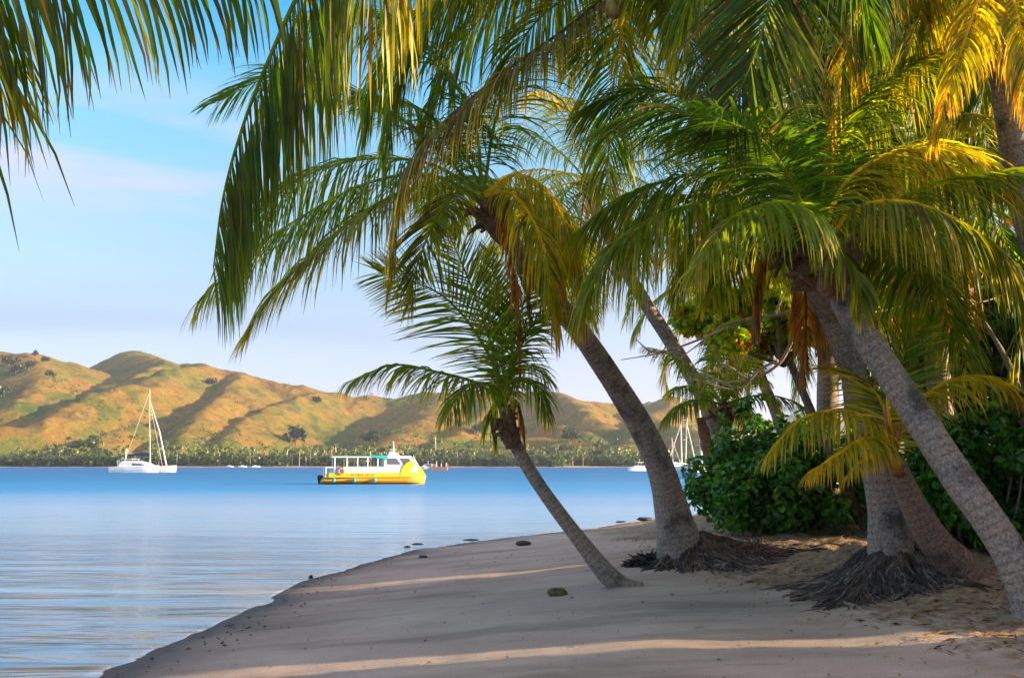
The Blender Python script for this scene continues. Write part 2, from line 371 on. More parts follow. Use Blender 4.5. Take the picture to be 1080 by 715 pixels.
bp = N(nt, 'ShaderNodeBump', i_Strength=0.8, i_Distance=0.07); L(nt, h, bp.inputs['Height']); L(nt, bp.outputs[0], b.inputs['Normal'])
L(nt, b.outputs[0], out.inputs[0]); M_sand = m

X = axis(-4000, -6, 11, 4000, 0.09, 1.14); Y = axis(-400, 4, 30, 7000, 0.10, 1.09)
XX, YY = np.meshgrid(X, Y); Z = gz(XX, YY)
bankv = np.clip(sstep(2.2, 4.6, XX + 0.10*(YY-8) + 1.4*fbm(XX*0.8, YY*0.8, 21, 3)), 0, 1)*sstep(60, 40, YY)*sstep(-3, 2, YY+4)
g = grid('sand_ground', X, Y, Z, M_sand, attr={'bank': bankv.ravel()}); g['kind'] = 'structure'

m, nt, out = newmat('sea_water')
geo = N(nt, 'ShaderNodeNewGeometry'); P_ = geo.outputs['Position']; sp = N(nt, 'ShaderNodeSeparateXYZ'); L(nt, P_, sp.inputs[0])
# calm slick inshore, wind-ruffled water farther out
rf = math_(nt, 'ADD', sp.outputs[1], math_(nt, 'MULTIPLY', math_(nt, 'SUBTRACT', noi(nt, P_, 0.02, 3, 0.5, (0.25, 1, 1)), 0.5), 30.0))
rf = math_(nt, 'MULTIPLY', rf, 0.01)
ruff = ramp(nt, rf, [(0.46, 0.0), (0.76, 1.0)]).outputs[0]
deep = ramp(nt, rf, [(0.0, (0.16, 0.27, 0.36)), (0.45, (0.12, 0.28, 0.46)), (0.62, (0.015, 0.27, 0.60)), (0.9, (0.004, 0.20, 0.60))]).outputs[0]
dp = N(nt, 'ShaderNodeAttribute', attribute_name='depth').outputs['Fac']
deep = mixc(nt, ramp(nt, dp, [(0.0, 0.9), (0.06, 0.45), (0.20, 0.0)]).outputs[0], deep, (0.34, 0.29, 0.25))
fo = math_(nt, 'SUBTRACT', dp, math_(nt, 'MULTIPLY', noi(nt, P_, 2.2, 4, 0.6), 0.030))
foam = ramp(nt, math_(nt, 'ADD', fo, 0.02), [(0.0, 0.75), (0.006, 0.75), (0.012, 0.05), (0.018, 0.0)]).outputs[0]
deep = mixc(nt, foam, deep, (0.80, 0.82, 0.85))
deep_s = deep
b = N(nt, 'ShaderNodeBsdfPrincipled', i_IOR=1.6); L(nt, deep_s, b.inputs['Base Color'])
L(nt, ramp(nt, ruff, [(0, 0.75), (1, 0.12)]).outputs[0], b.inputs['Specular IOR Level'])
L(nt, ramp(nt, rf, [(0.08, 0.09), (0.2, 0.15), (0.34, 0.27), (0.5, 0.32)]).outputs[0], b.inputs['Roughness'])
wa = N(nt, 'ShaderNodeTexNoise', i_Scale=1.0, i_Detail=3.0, i_Roughness=0.5, i_Distortion=0.6)
mp = N(nt, 'ShaderNodeMapping'); mp.inputs['Scale'].default_value = (0.22, 1.25, 1); mp.inputs['Rotation'].default_value = (0, 0, R(-7)); L(nt, P_, mp.inputs[0]); L(nt, mp.outputs[0], wa.inputs['Vector'])
wb = noi(nt, P_, 1.0, 4, 0.55, (1.1, 5.5, 1)); patch = noi(nt, P_, 0.05, 3, 0.5, (0.5, 1.2, 1))
pa = ramp(nt, patch, [(0.35, 0.25), (0.65, 1.0)]).outputs[0]
hh = math_(nt, 'ADD', math_(nt, 'MULTIPLY', wa.outputs[0], 0.13), math_(nt, 'MULTIPLY', math_(nt, 'MULTIPLY', wb, pa), 0.022))
wc = noi(nt, P_, 1.0, 5, 0.7, (0.9, 2.0, 1))
hh = math_(nt, 'ADD', hh, math_(nt, 'MULTIPLY', math_(nt, 'MULTIPLY', wc, ruff), 1.3))
bp = N(nt, 'ShaderNodeBump', i_Strength=1.0, i_Distance=1.0); L(nt, hh, bp.inputs['Height']); L(nt, bp.outputs[0], b.inputs['Normal'])
df = N(nt, 'ShaderNodeBsdfDiffuse'); L(nt, ramp(nt, math_(nt, 'MULTIPLY', sp.outputs[1], 0.004), [(0.2, (0.035, 0.27, 0.54)), (0.5, (0.006, 0.165, 0.38)), (1.0, (0.006, 0.125, 0.31))]).outputs[0], df.inputs[0])
mx = N(nt, 'ShaderNodeMixShader'); L(nt, math_(nt, 'MULTIPLY', ruff, 0.78), mx.inputs[0]); gl = N(nt, 'ShaderNodeBsdfGlossy', i_Roughness=0.22); gl.inputs[0].default_value = (.94, .96, 1, 1); L(nt, bp.outputs[0], gl.inputs['Normal'])
mg = N(nt, 'ShaderNodeMixShader'); L(nt, math_(nt, 'MULTIPLY', ramp(nt, rf, [(0.08, 0.1), (0.22, 0.40), (0.4, 0.62)]).outputs[0], 1.0), mg.inputs[0]); L(nt, b.outputs[0], mg.inputs[1]); L(nt, gl.outputs[0], mg.inputs[2])
L(nt, mg.outputs[0], mx.inputs[1]); L(nt, df.outputs[0], mx.inputs[2])
L(nt, mx.outputs[0], out.inputs[0]); M_sea = m
Xw = axis(-4000, -9, 11, 4000, 0.14, 1.25); Yw = axis(-400, 5, 42, 7000, 0.14, 1.2); _X, _Y = np.meshgrid(Xw, Yw)
o = grid('sea_water', Xw, Yw, np.zeros((len(Yw), len(Xw))), M_sea, attr={'depth': np.clip(-gz(_X, _Y), -1, 3).ravel()}); o['kind'] = 'structure'

# hills: ridge lines in (photo column, photo row, distance); flanks fall away from them
RIDGES = [
 (0.46, [(-320, 378, 1150), (-150, 362, 1150), (0, 371, 1130), (35, 373, 1130), (70, 384, 1170), (92, 390, 1220)]),
 (0.50, [(35, 373, 1130), (50, 400, 1010), (30, 428, 900)]),
 (0.75, [(98, 389, 1420), (128, 375, 1400), (148, 371, 1380)]),
 (0.48, [(148, 371, 1380), (166, 380, 1330), (205, 384, 1250), (240, 388, 1180), (280, 401, 1150), (340, 412, 1150), (400, 421, 1180), (440, 417, 1180), (500, 413, 1200), (545, 415, 1230), (590, 417, 1150), (612, 425, 1200), (680, 426, 1250), (712, 420, 1250), (742, 421, 1250), (775, 435, 1250), (800, 455, 1250)]),
 (0.60, [(148, 371, 1380), (180, 382, 1240), (160, 392, 1130), (120, 408, 1020)]),
 (0.60, [(240, 388, 1180), (190, 391, 1080), (140, 404, 980), (95, 420, 900), (50, 440, 830), (0, 452, 790), (-120, 458, 760)]),
 (0.60, [(150, 450, 810), (115, 455, 775), (85, 468, 730)]),
 (0.60, [(262, 394, 1160), (232, 420, 960), (212, 448, 830), (200, 470, 740)]),
 (0.62, [(340, 412, 1150), (305, 424, 1020), (270, 440, 900), (245, 466, 770)]),
 (0.42, [(470, 416, 1190), (456, 430, 1020), (436, 446, 900), (415, 470, 770)]),
 (0.60, [(520, 414, 1200), (505, 438, 980), (478, 454, 850), (455, 478, 740)]),
 (0.55, [(590, 417, 1150), (622, 436, 980), (655, 452, 880), (672, 470, 780)]),
 (0.60, [(570, 447, 900), (600, 452, 850), (640, 474, 760)]),
 (0.45, [(500, 466, 760), (560, 462, 770), (620, 468, 750)]),
 (0.55, [(712, 420, 1250), (690, 440, 980), (720, 455, 860), (750, 470, 780)]),
]
FARR = [(0.5, [(700, 470, 2600), (760, 456, 2600), (800, 446, 2600), (850, 434, 2600), (900, 440, 2700), (960, 432, 2600), (1040, 428, 2600), (1110, 420, 2500), (1250, 430, 2300)])]
def ridge_h(XX, YY, R_):
    H = np.full(XX.shape, -60.0)
    for k, pts in R_:
        W = np.array([at(*p) for p in pts]); W, _ = spline(W, max(8, len(pts)*4))
        for a, b in zip(W[:-1], W[1:]):
            ab = b[:2]-a[:2]; t = np.clip(((XX-a[0])*ab[0]+(YY-a[1])*ab[1])/(ab@ab), 0, 1)
            d = np.hypot(XX-(a[0]+t*ab[0]), YY-(a[1]+t*ab[1])); hz = a[2]+(b[2]-a[2])*t
            v = hz - k*(np.sqrt(d*d+64)-8) 
            H = np.where(v > H, v+0.0, H)
    return H
X = np.concatenate([np.linspace(-900, -480, 50), np.linspace(-475, 380, 480), np.linspace(388, 900, 50)]); Y = np.concatenate([np.linspace(640, 700, 14), np.linspace(704, 1480, 330), np.linspace(1490, 2000, 30)])
XX, YY = np.meshgrid(X, Y)
wx = 30*fbm(XX/120, YY/120, 31, 4); wy = 30*fbm(XX/120, YY/120, 41, 4)
H = ridge_h(XX+wx*0.5, YY+wy*0.5, RIDGES)
for _ in range(1):
    H[1:-1, 1:-1] = (H[1:-1, 1:-1]*4+H[:-2, 1:-1]+H[2:, 1:-1]+H[1:-1, :-2]+H[1:-1, 2:])/8
front = 668+10*fbm(XX/90, XX*0+3, 51, 3)
plain = np.clip((YY-front)*0.06, -3, 5.0)
H = np.maximum(H, plain) + 0
rough = np.clip((H-6)/25, 0, 1)
gul = np.abs(fbm(XX/70, YY/70, 61, 4))
H = H + rough*(3.5*fbm(XX/45, YY/45, 71, 5)-4*np.abs(fbm(XX/26, YY/40, 75, 4))+1 - 10*gul + 2.5)
m, nt, out = newmat('dry_grass_hills')
geo = N(nt, 'ShaderNodeNewGeometry'); P_ = geo.outputs['Position']; sp = N(nt, 'ShaderNodeSeparateXYZ'); L(nt, P_, sp.inputs[0])
g1 = noi(nt, P_, 0.011, 6, 0.62); g2 = noi(nt, P_, 0.06, 6, 0.7); g3 = noi(nt, P_, 0.3, 5, 0.75)
c = ramp(nt, g1, [(0.36, (0.07, 0.095, 0.010)), (0.43, (0.12, 0.115, 0.012)), (0.50, (0.215, 0.13, 0.02)), (0.56, (0.205, 0.108, 0.02)), (0.62, (0.15, 0.135, 0.014)), (0.70, (0.075, 0.11, 0.010))]).outputs[0]
c = mixc(nt, ramp(nt, g2, [(0.53, 0.0), (0.62, 0.8)]).outputs[0], c, (0.07, 0.075, 0.02))
c = mixc(nt, 1.0, c, ramp(nt, g3, [(0.3, 0.62), (0.7, 1.35)]).outputs[0], 'MULTIPLY')
lowm = ramp(nt, math_(nt, 'MULTIPLY', sp.outputs[2], 0.02), [(0.12, 1.0), (0.38, 0.0)]).outputs[0]
c = mixc(nt, math_(nt, 'MULTIPLY', lowm, 0.7), c, (0.12, 0.12, 0.03))
c = mixc(nt, ramp(nt, sp.outputs[2], [(0.0, 1.0), (0.9, 1.0), (1.0, 0.0)]).outputs[0], c, (0.62, 0.40, 0.25))
b = N(nt, 'ShaderNodeBsdfPrincipled', i_Roughness=0.95); b.inputs['Specular IOR Level'].default_value = 0.1; L(nt, c, b.inputs['Base Color'])
bp = N(nt, 'ShaderNodeBump', i_Strength=0.8, i_Distance=3.0); L(nt, g2, bp.inputs['Height']); L(nt, bp.outputs[0], b.inputs['Normal'])
L(nt, b.outputs[0], out.inputs[0]); M_hill = m
o = grid('hills', X, Y, H, M_hill); o['kind'] = 'structure'
HX, HY, HH = X, Y, H
def hill_z(x, y):
    i = np.clip(np.searchsorted(HX, x)-1, 0, len(HX)-2); j = np.clip(np.searchsorted(HY, y)-1, 0, len(HY)-2)
    return HH[j, i]
X = np.linspace(300, 2600, 160); Y = np.linspace(2000, 3400, 90); XX, YY = np.meshgrid(X, Y)
H2 = ridge_h(XX+60*fbm(XX/300, YY/300, 81, 4), YY, [(0.3, FARR[0][1])]); H2 = H2+14*fbm(XX/160, YY/160, 85, 5); H2 = np.maximum(H2, -3)
o = grid('distant_hills', X, Y, H2, M_hill); o['kind'] = 'structure'

# ------------------------------------------------------------------ palms
G_ = np.array([0, 0, -1.0])
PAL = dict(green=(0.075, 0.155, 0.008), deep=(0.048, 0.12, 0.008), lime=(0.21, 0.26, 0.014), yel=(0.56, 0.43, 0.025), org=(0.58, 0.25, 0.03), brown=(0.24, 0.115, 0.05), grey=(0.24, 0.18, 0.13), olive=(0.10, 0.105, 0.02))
def mixp(a, b, t): return np.array(PAL[a])*(1-t)+np.array(PAL[b])*t
def frond_geo(P, L_=1.1, n=75, droop=0.8, side=None, c0='green', c1='lime', tip='yel', tipw=0.35, wid=0.034, pet=0.12, rr=0.022, seg=5, ang=(68, 28), lift=0.15, torn=0.04, rng=None, sides=(-1, 1), rc='lime', curl=0.0, sd=0.0):
    """P: rachis world points (k,3). side: a vector that fixes the plane of the blade."""
    rng = rng or RNG; n = int(n*1.55); wid = wid*0.80; L_ = L_*1.36
    pts, Lt = spline(P, 60); pts = pts[:, :3]
    T = unit(np.gradient(pts, axis=0))
    if side is None: up = np.array([0, 0, 1.0]); S = unit(np.cross(T, up)+1e-6)
    else: S = unit(np.asarray(side, float)[None, :] - T*(T@np.asarray(side, float))[:, None])
    mb = MB()
    u = np.linspace(0, 1, 60)
    rad = rr*(1-u)**0.8+0.0035
    V, Q, A = tube(pts, rad, 5)
    mb.add(V, Q, None, np.repeat(np.array(PAL[rc])[None, :]*1.1, len(V), 0))
    for sgn in sides:
        s = pet + (1-pet)*(np.linspace(0, 1, n)**0.92) + rng.uniform(-.4, .4, n)/n
        s = np.clip(s, 0, 1)
        keep = rng.random(n) > torn; s = s[keep]; k = len(s)
        f = s*59; i0 = np.clip(f.astype(int), 0, 58); w = (f-i0)[:, None]
        B = pts[i0]*(1-w)+pts[i0+1]*w; t = unit(T[i0]*(1-w)+T[i0+1]*w); sv = unit(S[i0]*(1-w)+S[i0+1]*w)*sgn
        nv = unit(np.cross(sv, t))*sgn
        nv = np.where((nv[:, 2:3] < 0) & (side is None), -nv, nv)
        q = (s-pet)/(1-pet)
        ll = L_*np.clip(0.45+1.5*q, 0, 1)*(1-0.62*np.clip((q-0.35)/0.65, 0, 1)**1.6)*rng.uniform(0.86, 1.08, k)
        al = np.radians(ang[0]+(ang[1]-ang[0])*q+rng.normal(0, 4.5, k))[:, None]
        d0 = unit(t*np.cos(al)+sv*np.sin(al)+nv*(lift+rng.normal(0, 0.09, k))[:, None])
        wv = unit(t-d0*np.sum(t*d0, 1, keepdims=True)); wn_ = np.cross(d0, wv)
        tw = rng.normal(0, 0.5, k)[:, None]; wv = unit(wv*np.cos(tw)+wn_*np.sin(tw))
        dr = np.clip(droop*rng.uniform(0.8, 1.15, k), 0, 1.6)[:, None]
        ctr = [B]; p = B.copy()
        for j in range(seg):
            x = ((j+0.75)/seg)**0.62
            d = unit(d0*(1-np.clip(dr*x*.9, 0, 0.92))+G_*(dr*x*.9)+rng.normal(0, 0.03+sd, (k, 3)))
            p = p+d*(ll/seg)[:, None]; ctr.append(p)
        ctr = np.stack(ctr, 1)                                  # k, seg+1, 3
        prof = np.array([0.35, 0.95, 1.0, 0.82, 0.5, 0.06]) if seg == 5 else np.interp(np.linspace(0, 1, seg+1), [0, .2, .4, .7, .88, 1], [0.35, 0.95, 1, 0.75, 0.4, 0.06])
        ww = (wid*(0.55+0.45*np.clip(ll/L_, 0, 1)))[:, None]*prof[None, :]*0.5
        sg = np.gradient(ctr, axis=1); sg = unit(sg)
        wv_ = wv[:, None, :]-sg*np.sum(wv[:, None, :]*sg, 2, keepdims=True); wv_ = unit(wv_)
        A_ = ctr+wv_*ww[..., None]; B_ = ctr-wv_*ww[..., None]
        V = np.stack([A_, B_], 2)                               # k, seg+1, 2, 3
        rv = rng.random(k)[:, None, None]; ss = np.linspace(0, 1, seg+1)[None, :, None]
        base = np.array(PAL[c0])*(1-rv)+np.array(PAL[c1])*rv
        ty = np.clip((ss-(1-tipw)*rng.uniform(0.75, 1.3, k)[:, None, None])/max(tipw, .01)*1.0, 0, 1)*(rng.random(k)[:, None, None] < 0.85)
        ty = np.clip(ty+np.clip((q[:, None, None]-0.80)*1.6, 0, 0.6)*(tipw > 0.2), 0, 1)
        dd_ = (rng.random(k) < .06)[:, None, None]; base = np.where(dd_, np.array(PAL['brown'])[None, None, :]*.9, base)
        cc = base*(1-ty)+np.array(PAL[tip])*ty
        cc = cc*rng.uniform(0.75, 1.25, k)[:, None, None]
        cc = np.repeat(cc[:, :, None, :], 2, 2)
        idx = np.arange(k*(seg+1)*2).reshape(k, seg+1, 2)
        Q = np.stack([idx[:, :-1, 0], idx[:, :-1, 1], idx[:, 1:, 1], idx[:, 1:, 0]], -1).reshape(-1, 4)
        mb.add(V.reshape(-1, 3), Q, None, cc.reshape(-1, 3))
    return mb
STY = {
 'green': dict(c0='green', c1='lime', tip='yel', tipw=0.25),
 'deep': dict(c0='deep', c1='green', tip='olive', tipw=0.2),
 'lime': dict(c0='green', c1='lime', tip='yel', tipw=0.45),
 'yellow': dict(c0='lime', c1='yel', tip='org', tipw=0.3, rc='yel'),
 'gold': dict(c0='yel', c1='lime', tip='org', tipw=0.25, rc='yel'),
 'orange': dict(c0='lime', c1='olive', tip='yel', tipw=0.5, rc='yel'),
 'olive': dict(c0='olive', c1='lime', tip='yel', tipw=0.45),
 'greyed': dict(c0='grey', c1='olive', tip='yel', tipw=0.5, rc='olive', torn=0.1),
 'dead': dict(c0='brown', c1='org', tip='grey', tipw=0.4, rc='brown', torn=0.25, droop=1.3),
}
def frond(parent, pix, style='green', side=None, **kw):
    P = [at(*p) for p in pix]; a = dict(STY[style]); a.update(kw)
    if side == 'img':
        d = np.array(P[-1])-np.array(P[0]); side = np.cross(unit(np.array(P[len(P)//2])-C0), d)
    g_ = frond_geo(np.array(P), side=side, **a)
    o = g_.build('frond', M_frond, parent)
    return o
def auto_fronds(parent, c, cnt, length, style='green', az0=0.0, az1=2*pi, e0=75, e1=-25, bend=75, L_=1.0, droop=0.8, skip=None, rng=None, **kw):
    rng = rng or RNG
    for i in range(cnt):
        az = az0+(az1-az0)*((i*0.381966+rng.uniform(-.04, .04)) % 1.0); e = R(e0+(e1-e0)*(i+0.5)/cnt+rng.uniform(-6, 6))
        Ln = length*rng.uniform(0.85, 1.08); p = np.array(c, float); P = [p.copy()]
        for k in range(1, 9):
            ee = e-R(bend)*(k/8)**1.3*(0.6+0.6*cos(max(e, 0)))
            az += rng.uniform(-.03, .03)
            p = p+np.array([sin(az)*cos(ee), cos(az)*cos(ee), sin(ee)])*Ln/8; P.append(p.copy())
        if skip is not None and skip(P): continue
        st = style if isinstance(style, str) else style[i % len(style)]
        a = dict(STY[st]); a.update(kw)
        a.setdefault('droop', droop)
        frond_geo(np.array(P), L_=L_, rng=rng, **a).build('frond', M_frond, parent)
def proj(p):
    d = np.asarray(p)-C0; f = d@FW; return 540+1050*(d@RT)/f, 357.5-1050*(d@UP)/f, f
def inframe(P, mx=30):
    for p in P:
        x, y, f = proj(p)
        if f > 0.2 and -mx < x < 1080+mx and -mx < y < 715+mx: return True
    return False
def palm(base_pt, pix, label, group=None, mat=None, name='coconut_palm', flare=1.25, k=26, rings=1.0, world=None):
    """pix: trunk centre line from the base up: (px,py,Y,width_px), or world rows (x,y,z,r)"""
    if world is None: W = np.array([[*at(a, b_, c_), w*c_/1050/2] for a, b_, c_, w in pix])
    else: W = np.array(world, float)
    base = W[0, :3].copy()
    t = thing(name, (base[0], base[1], gz1(base[0], base[1]) if base_pt is None else base_pt), label, 'palm tree', group)
    _, Lt = spline(W, 50); n = max(40, int(Lt/0.022)); n = min(n, 420)
    S, _ = spline(W, n); s = np.linspace(0, Lt, n)
    ph = (s/0.078); ring = (np.abs((ph % 1)-0.5)*2)**3
    rad = S[:, 3]*(1+rings*(0.022*ring+0.015*np.sin(s*2.3+base[0])+0.07*fbm(s*1.3+base[0]*3, s*0+1.5, 6, 3)))
    th = np.arange(k)*2*pi/k
    lump = 1+0.025*fbm(np.cos(th)[None, :]*1.5+s[:, None]*0.8+base[0]*7, np.sin(th)[None, :]*1.5+s[:, None]*1.1, 3, 3)*2
    V, Q, A = tube(S[:, :3], rad[:, None]*lump, k)
    mk('trunk', V, Q, mat or M_trunk, t, smooth=True, attr={'s': A})
    return t, S
def crown_bits(t, c, axis_, r=0.17, n=14, mat=None, rng=None, h=0.55):
    """fibrous leaf bases round the growing point"""
    rng = rng or RNG; mb = MB(); axis_ = unit(np.asarray(axis_, float)); c = np.asarray(c, float)
    x = unit(np.cross(axis_, [0.3, 1, 0.2])); y = np.cross(axis_, x)
    for i in range(n):
        a = i*2.39996; rad = x*cos(a)+y*sin(a); b0 = c-axis_*(h*rng.uniform(0.3, 0.9))+rad*r*0.7
        p1 = b0+rad*r*0.45+axis_*h*0.35; p2 = p1+rad*r*rng.uniform(.6, 1.4)+axis_*h*rng.uniform(.05, .5)+np.array([0, 0, -h*rng.uniform(0, 0.5)])
        P, _ = spline(np.array([b0, p1, p2]), 8)
        mb.tube(P, np.linspace(0.055, 0.018, 8)*rng.uniform(.8, 1.3), 6)
    P, _ = spline(np.array([c-axis_*h, c-axis_*h*0.4, c+axis_*0.15]), 8)
    mb.tube(P, np.array([r*.9, r*1.05, r*1.1, r*1.08, r, r*.8, r*.5, r*.2]), 12)
    mb.build('leaf_bases', mat or M_dead, t, smooth=True)
def coconut(t, p, r=0.13, mat=None):
    th = np.linspace(0, pi, 9); P = [np.asarray(p)+np.array([0, 0, r*1.25*cos(a)]) for a in th]
    mb = MB(); mb.tube(P, np.maximum(r*np.sin(th), 0.004)*(1+0.05*np.sin(3*th)), 12); mb.build('coconut', mat or M_coco, t, smooth=True)
def roots(t, c, r0, n, spread, h, rng=None, bias=0.0, rthick=0.011):
    """the matted mound of thin roots at the foot of a trunk, reaching farther towards `bias`"""
    rng = rng or RNG; mb = MB(); RC = [(.04, .03, .026), (.075, .052, .04), (.12, .08, .058), (.055, .045, .04), (.20, .15, .115)]
    def reach(a): return spread*(.30+.70*((.5+.5*np.cos(a-bias))**1.6))*(1+.22*np.sin(5*a+1)+.16*np.sin(11*a+2))
    def top(r, a):
        u = np.clip((r-r0*.8)/np.maximum(reach(a), .05), 0, 1); return h*(1-u)**1.9*(1+.12*np.sin(7*a+3*u))
    na, nr = 56, 12; V = []
    for i in range(nr):
        for k in range(na):
            a = 2*pi*k/na; r = r0*.8+reach(a)*1.05*i/(nr-1); x, y = c[0]+r*cos(a), c[1]+r*sin(a)
            V.append((x, y, gz1(x, y)-.03+float(top(r, a))*.93-(.10 if i == nr-1 else 0)))
    Q = [(i*na+k, i*na+(k+1) % na, (i+1)*na+(k+1) % na, (i+1)*na+k) for i in range(nr-1) for k in range(na)]
    mb.add(V, Q, None, (.06, .045, .036))
    for i in range(n):
        a = rng.uniform(0, 2*pi) if rng.random() < .5 else bias+rng.normal(0, .9); R_ = float(reach(a)); r = r0*.8+R_*rng.random()**1.3*.95
        ln = rng.uniform(.12, .5)*(.5+.6*R_/spread); da = rng.normal(0, .38); P = []; ph_ = rng.uniform(0, 6); lift_ = rng.uniform(-.01, .03); wv = rng.uniform(.01, .04)
        x, y = c[0]+r*cos(a), c[1]+r*sin(a); dx, dy = cos(a+da), sin(a+da)
        for k in range(7):
            u = k/6; xx = x+dx*ln*u-dy*wv*sin(5*u+ph_); yy = y+dy*ln*u+dx*wv*sin(5*u+ph_)
            rr = math.hypot(xx-c[0], yy-c[1]); aa = math.atan2(yy-c[1], xx-c[0])
            P.append([xx, yy, gz1(xx, yy)-.01+float(top(rr, aa))+lift_*sin(pi*u)-(.03 if k in (0, 6) else 0)])
        mb.tube(np.array(P), np.linspace(rthick*1.3, rthick*0.6, 7)*rng.uniform(.5, 1.9), 4, cap=False, C=np.array(RC[rng.integers(0, 5)])*rng.uniform(.8, 1.2))
    mb.build('root_mass', M_rootc, t, smooth=True)

GP = 'coconut palms along the beach'
# --- A: the big palm leaning left in the middle
hA = hit(722, 592); YA = hA[1]
tA, SA = palm(None, [(720, 602, YA, 56), (716, 572, YA-.02, 45), (708, 535, YA-.1, 36), (696, 492, YA-.3, 29), (674, 446, YA-.5, 26), (647, 402, YA-.8, 24.5), (616, 356, YA-1.1, 23), (588, 320, YA-1.4, 22), (550, 272, YA-1.7, 20), (514, 217, YA-2.0, 18)],
      'tall palm curving left over the beach from a dark root mat, striped trunk', GP)
roots(tA, hA[:2]+np.array([0.03, 0.08]), 0.28, 1700, 1.20, 0.34, bias=-0.15)
cA = SA[-1, :3]; YC = cA[1]; crown_bits(tA, cA, (-.5, 0, .8), 0.16, 20, h=0.5)
f = lambda *a, **k: frond(tA, *a, **k)
f([(508, 208, YC), (450, 184, YC-.2), (380, 196, YC-.5), (300, 240, YC-.8), (245, 280, YC-1), (210, 316, YC-1.1)], 'lime', L_=0.95, droop=1.0, n=90)
f([(508, 209, YC), (455, 195, YC-.4), (400, 214, YC-.9), (345, 255, YC-1.3), (292, 303, YC-1.5), (262, 348, YC-1.6)], 'olive', L_=0.85, droop=.75, n=90)
f([(508, 205, YC), (450, 172, YC+.3), (370, 170, YC+.6), (300, 200, YC+.9), (240, 268, YC+1.1)], 'green', L_=1.0, droop=0.9, n=90)
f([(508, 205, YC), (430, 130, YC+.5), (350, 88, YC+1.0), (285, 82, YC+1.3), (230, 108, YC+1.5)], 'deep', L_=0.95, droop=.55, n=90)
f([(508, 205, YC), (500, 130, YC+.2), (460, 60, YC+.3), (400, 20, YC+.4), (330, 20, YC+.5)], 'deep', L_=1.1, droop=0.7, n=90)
f([(510, 205, YC), (545, 185, YC-.2), (580, 205, YC-.4), (603, 262, YC-.5), (612, 335, YC-.5)], 'gold', L_=0.75, droop=1.0, n=75)  # this and the next: brighter yellow leaf colour stands in for blocked sunlight
f([(510, 207, YC), (540, 205, YC-.5), (568, 245, YC-.9), (580, 300, YC-1.0), (585, 350, YC-1.0)], 'yellow', L_=0.7, droop=1.0, n=70)
f([(510, 207, YC), (530, 200, YC+.5), (560, 205, YC+.9), (590, 240, YC+1.2), (600, 300, YC+1.4)], 'lime', L_=0.8, droop=1.0, n=70)
f([(508, 207, YC), (480, 205, YC-.6), (458, 235, YC-1.0), (440, 280, YC-1.2), (432, 320, YC-1.2)], 'olive', L_=0.6, droop=.5, n=60)
f([(510, 205, YC), (525, 120, YC+.6), (560, 60, YC+1.2), (600, 40, YC+1.7)], 'lime', L_=1.0, droop=0.8)
f([(514, 214, YC), (530, 240, YC-.2), (541, 290, YC-.25), (546, 345, YC-.25), (548, 385, YC-.25)], 'dead', L_=0.45, n=50)
f([(514, 214, YC), (536, 235, YC+.2), (552, 280, YC+.25), (558, 330, YC+.25)], 'dead', L_=0.45, n=40)
auto_fronds(tA, cA, 3, 3.4, ['green', 'lime'], az0=-.9, az1=.9, e0=80, e1=10, L_=.95)

# --- B: the small palm leaning left
hB = hit(657, 618); YB = hB[1]
tB, SB = palm(None, [(678, 619, YB, 11), (660, 618, YB, 17), (641, 606, YB, 20), (615, 574, YB-.05, 17), (584, 533, YB-.15, 15), (560, 498, YB-.25, 14), (541, 462, YB-.3, 13), (533, 428, YB-.35, 12.5)],
      'small palm with a thin trunk bent low over the sand, crown of bright green fronds', GP, k=20)
cB = SB[-1, :3]; YC = cB[1]; crown_bits(tB, cB+np.array([0, 0, -.1]), (-.2, 0, .95), 0.085, 14, h=0.42)
f = lambda *a, **k: frond(tB, *a, **k)
f([(532, 428, YC), (505, 405, YC-.2), (460, 392, YC-.4), (415, 385, YC-.5), (368, 402, YC-.6)], 'lime', L_=0.56, droop=.8, n=58, wid=.03)
f([(532, 428, YC), (518, 380, YC-.1), (490, 335, YC-.3), (455, 305, YC-.4), (400, 288, YC-.5)], 'lime', side='img', L_=0.68, droop=.25, n=52, wid=.03, lift=0)
f([(532, 428, YC), (520, 370, YC+.2), (500, 310, YC+.3), (480, 262, YC+.4), (462, 228, YC+.4)], 'green', side='img', L_=0.50, droop=.15, n=60, wid=.03, lift=0)
f([(532, 428, YC), (530, 370, YC+.4), (524, 310, YC+.6), (515, 262, YC+.7)], 'lime', side='img', L_=0.40, droop=.15, n=60, wid=.03, lift=0)
f([(532, 428, YC), (540, 370, YC+.2), (552, 320, YC+.3), (572, 275, YC+.35)], 'lime', side='img', L_=0.5, droop=.35, n=55, wid=.03, lift=0)
f([(532, 428, YC), (542, 385, YC), (560, 345, YC-.1), (580, 330, YC-.2), (600, 345, YC-.2)], 'green', L_=0.6, droop=.6, n=50, wid=.03)
f([(532, 428, YC), (515, 405, YC-.5), (490, 410, YC-.9), (470, 440, YC-1.2)], 'lime', L_=0.5, droop=.9, n=44, wid=.028)
f([(532, 428, YC), (545, 402, YC-.3), (565, 405, YC-.5), (578, 440, YC-.6)], 'lime', L_=0.45, droop=.9, n=44, wid=.028)
f([(532, 428, YC), (540, 398, YC+.5), (558, 385, YC+.9), (578, 400, YC+1.1)], 'green', L_=0.5, droop=.8, n=40, wid=.028)
f([(533, 432, YC), (545, 425, YC-.15), (551, 450, YC-.2), (554, 478, YC-.2)], 'dead', L_=0.15, n=24)
f([(531, 432, YC), (523, 425, YC+.15), (518, 445, YC+.2), (522, 470, YC+.2)], 'lime', L_=0.3, n=24, droop=1.1)

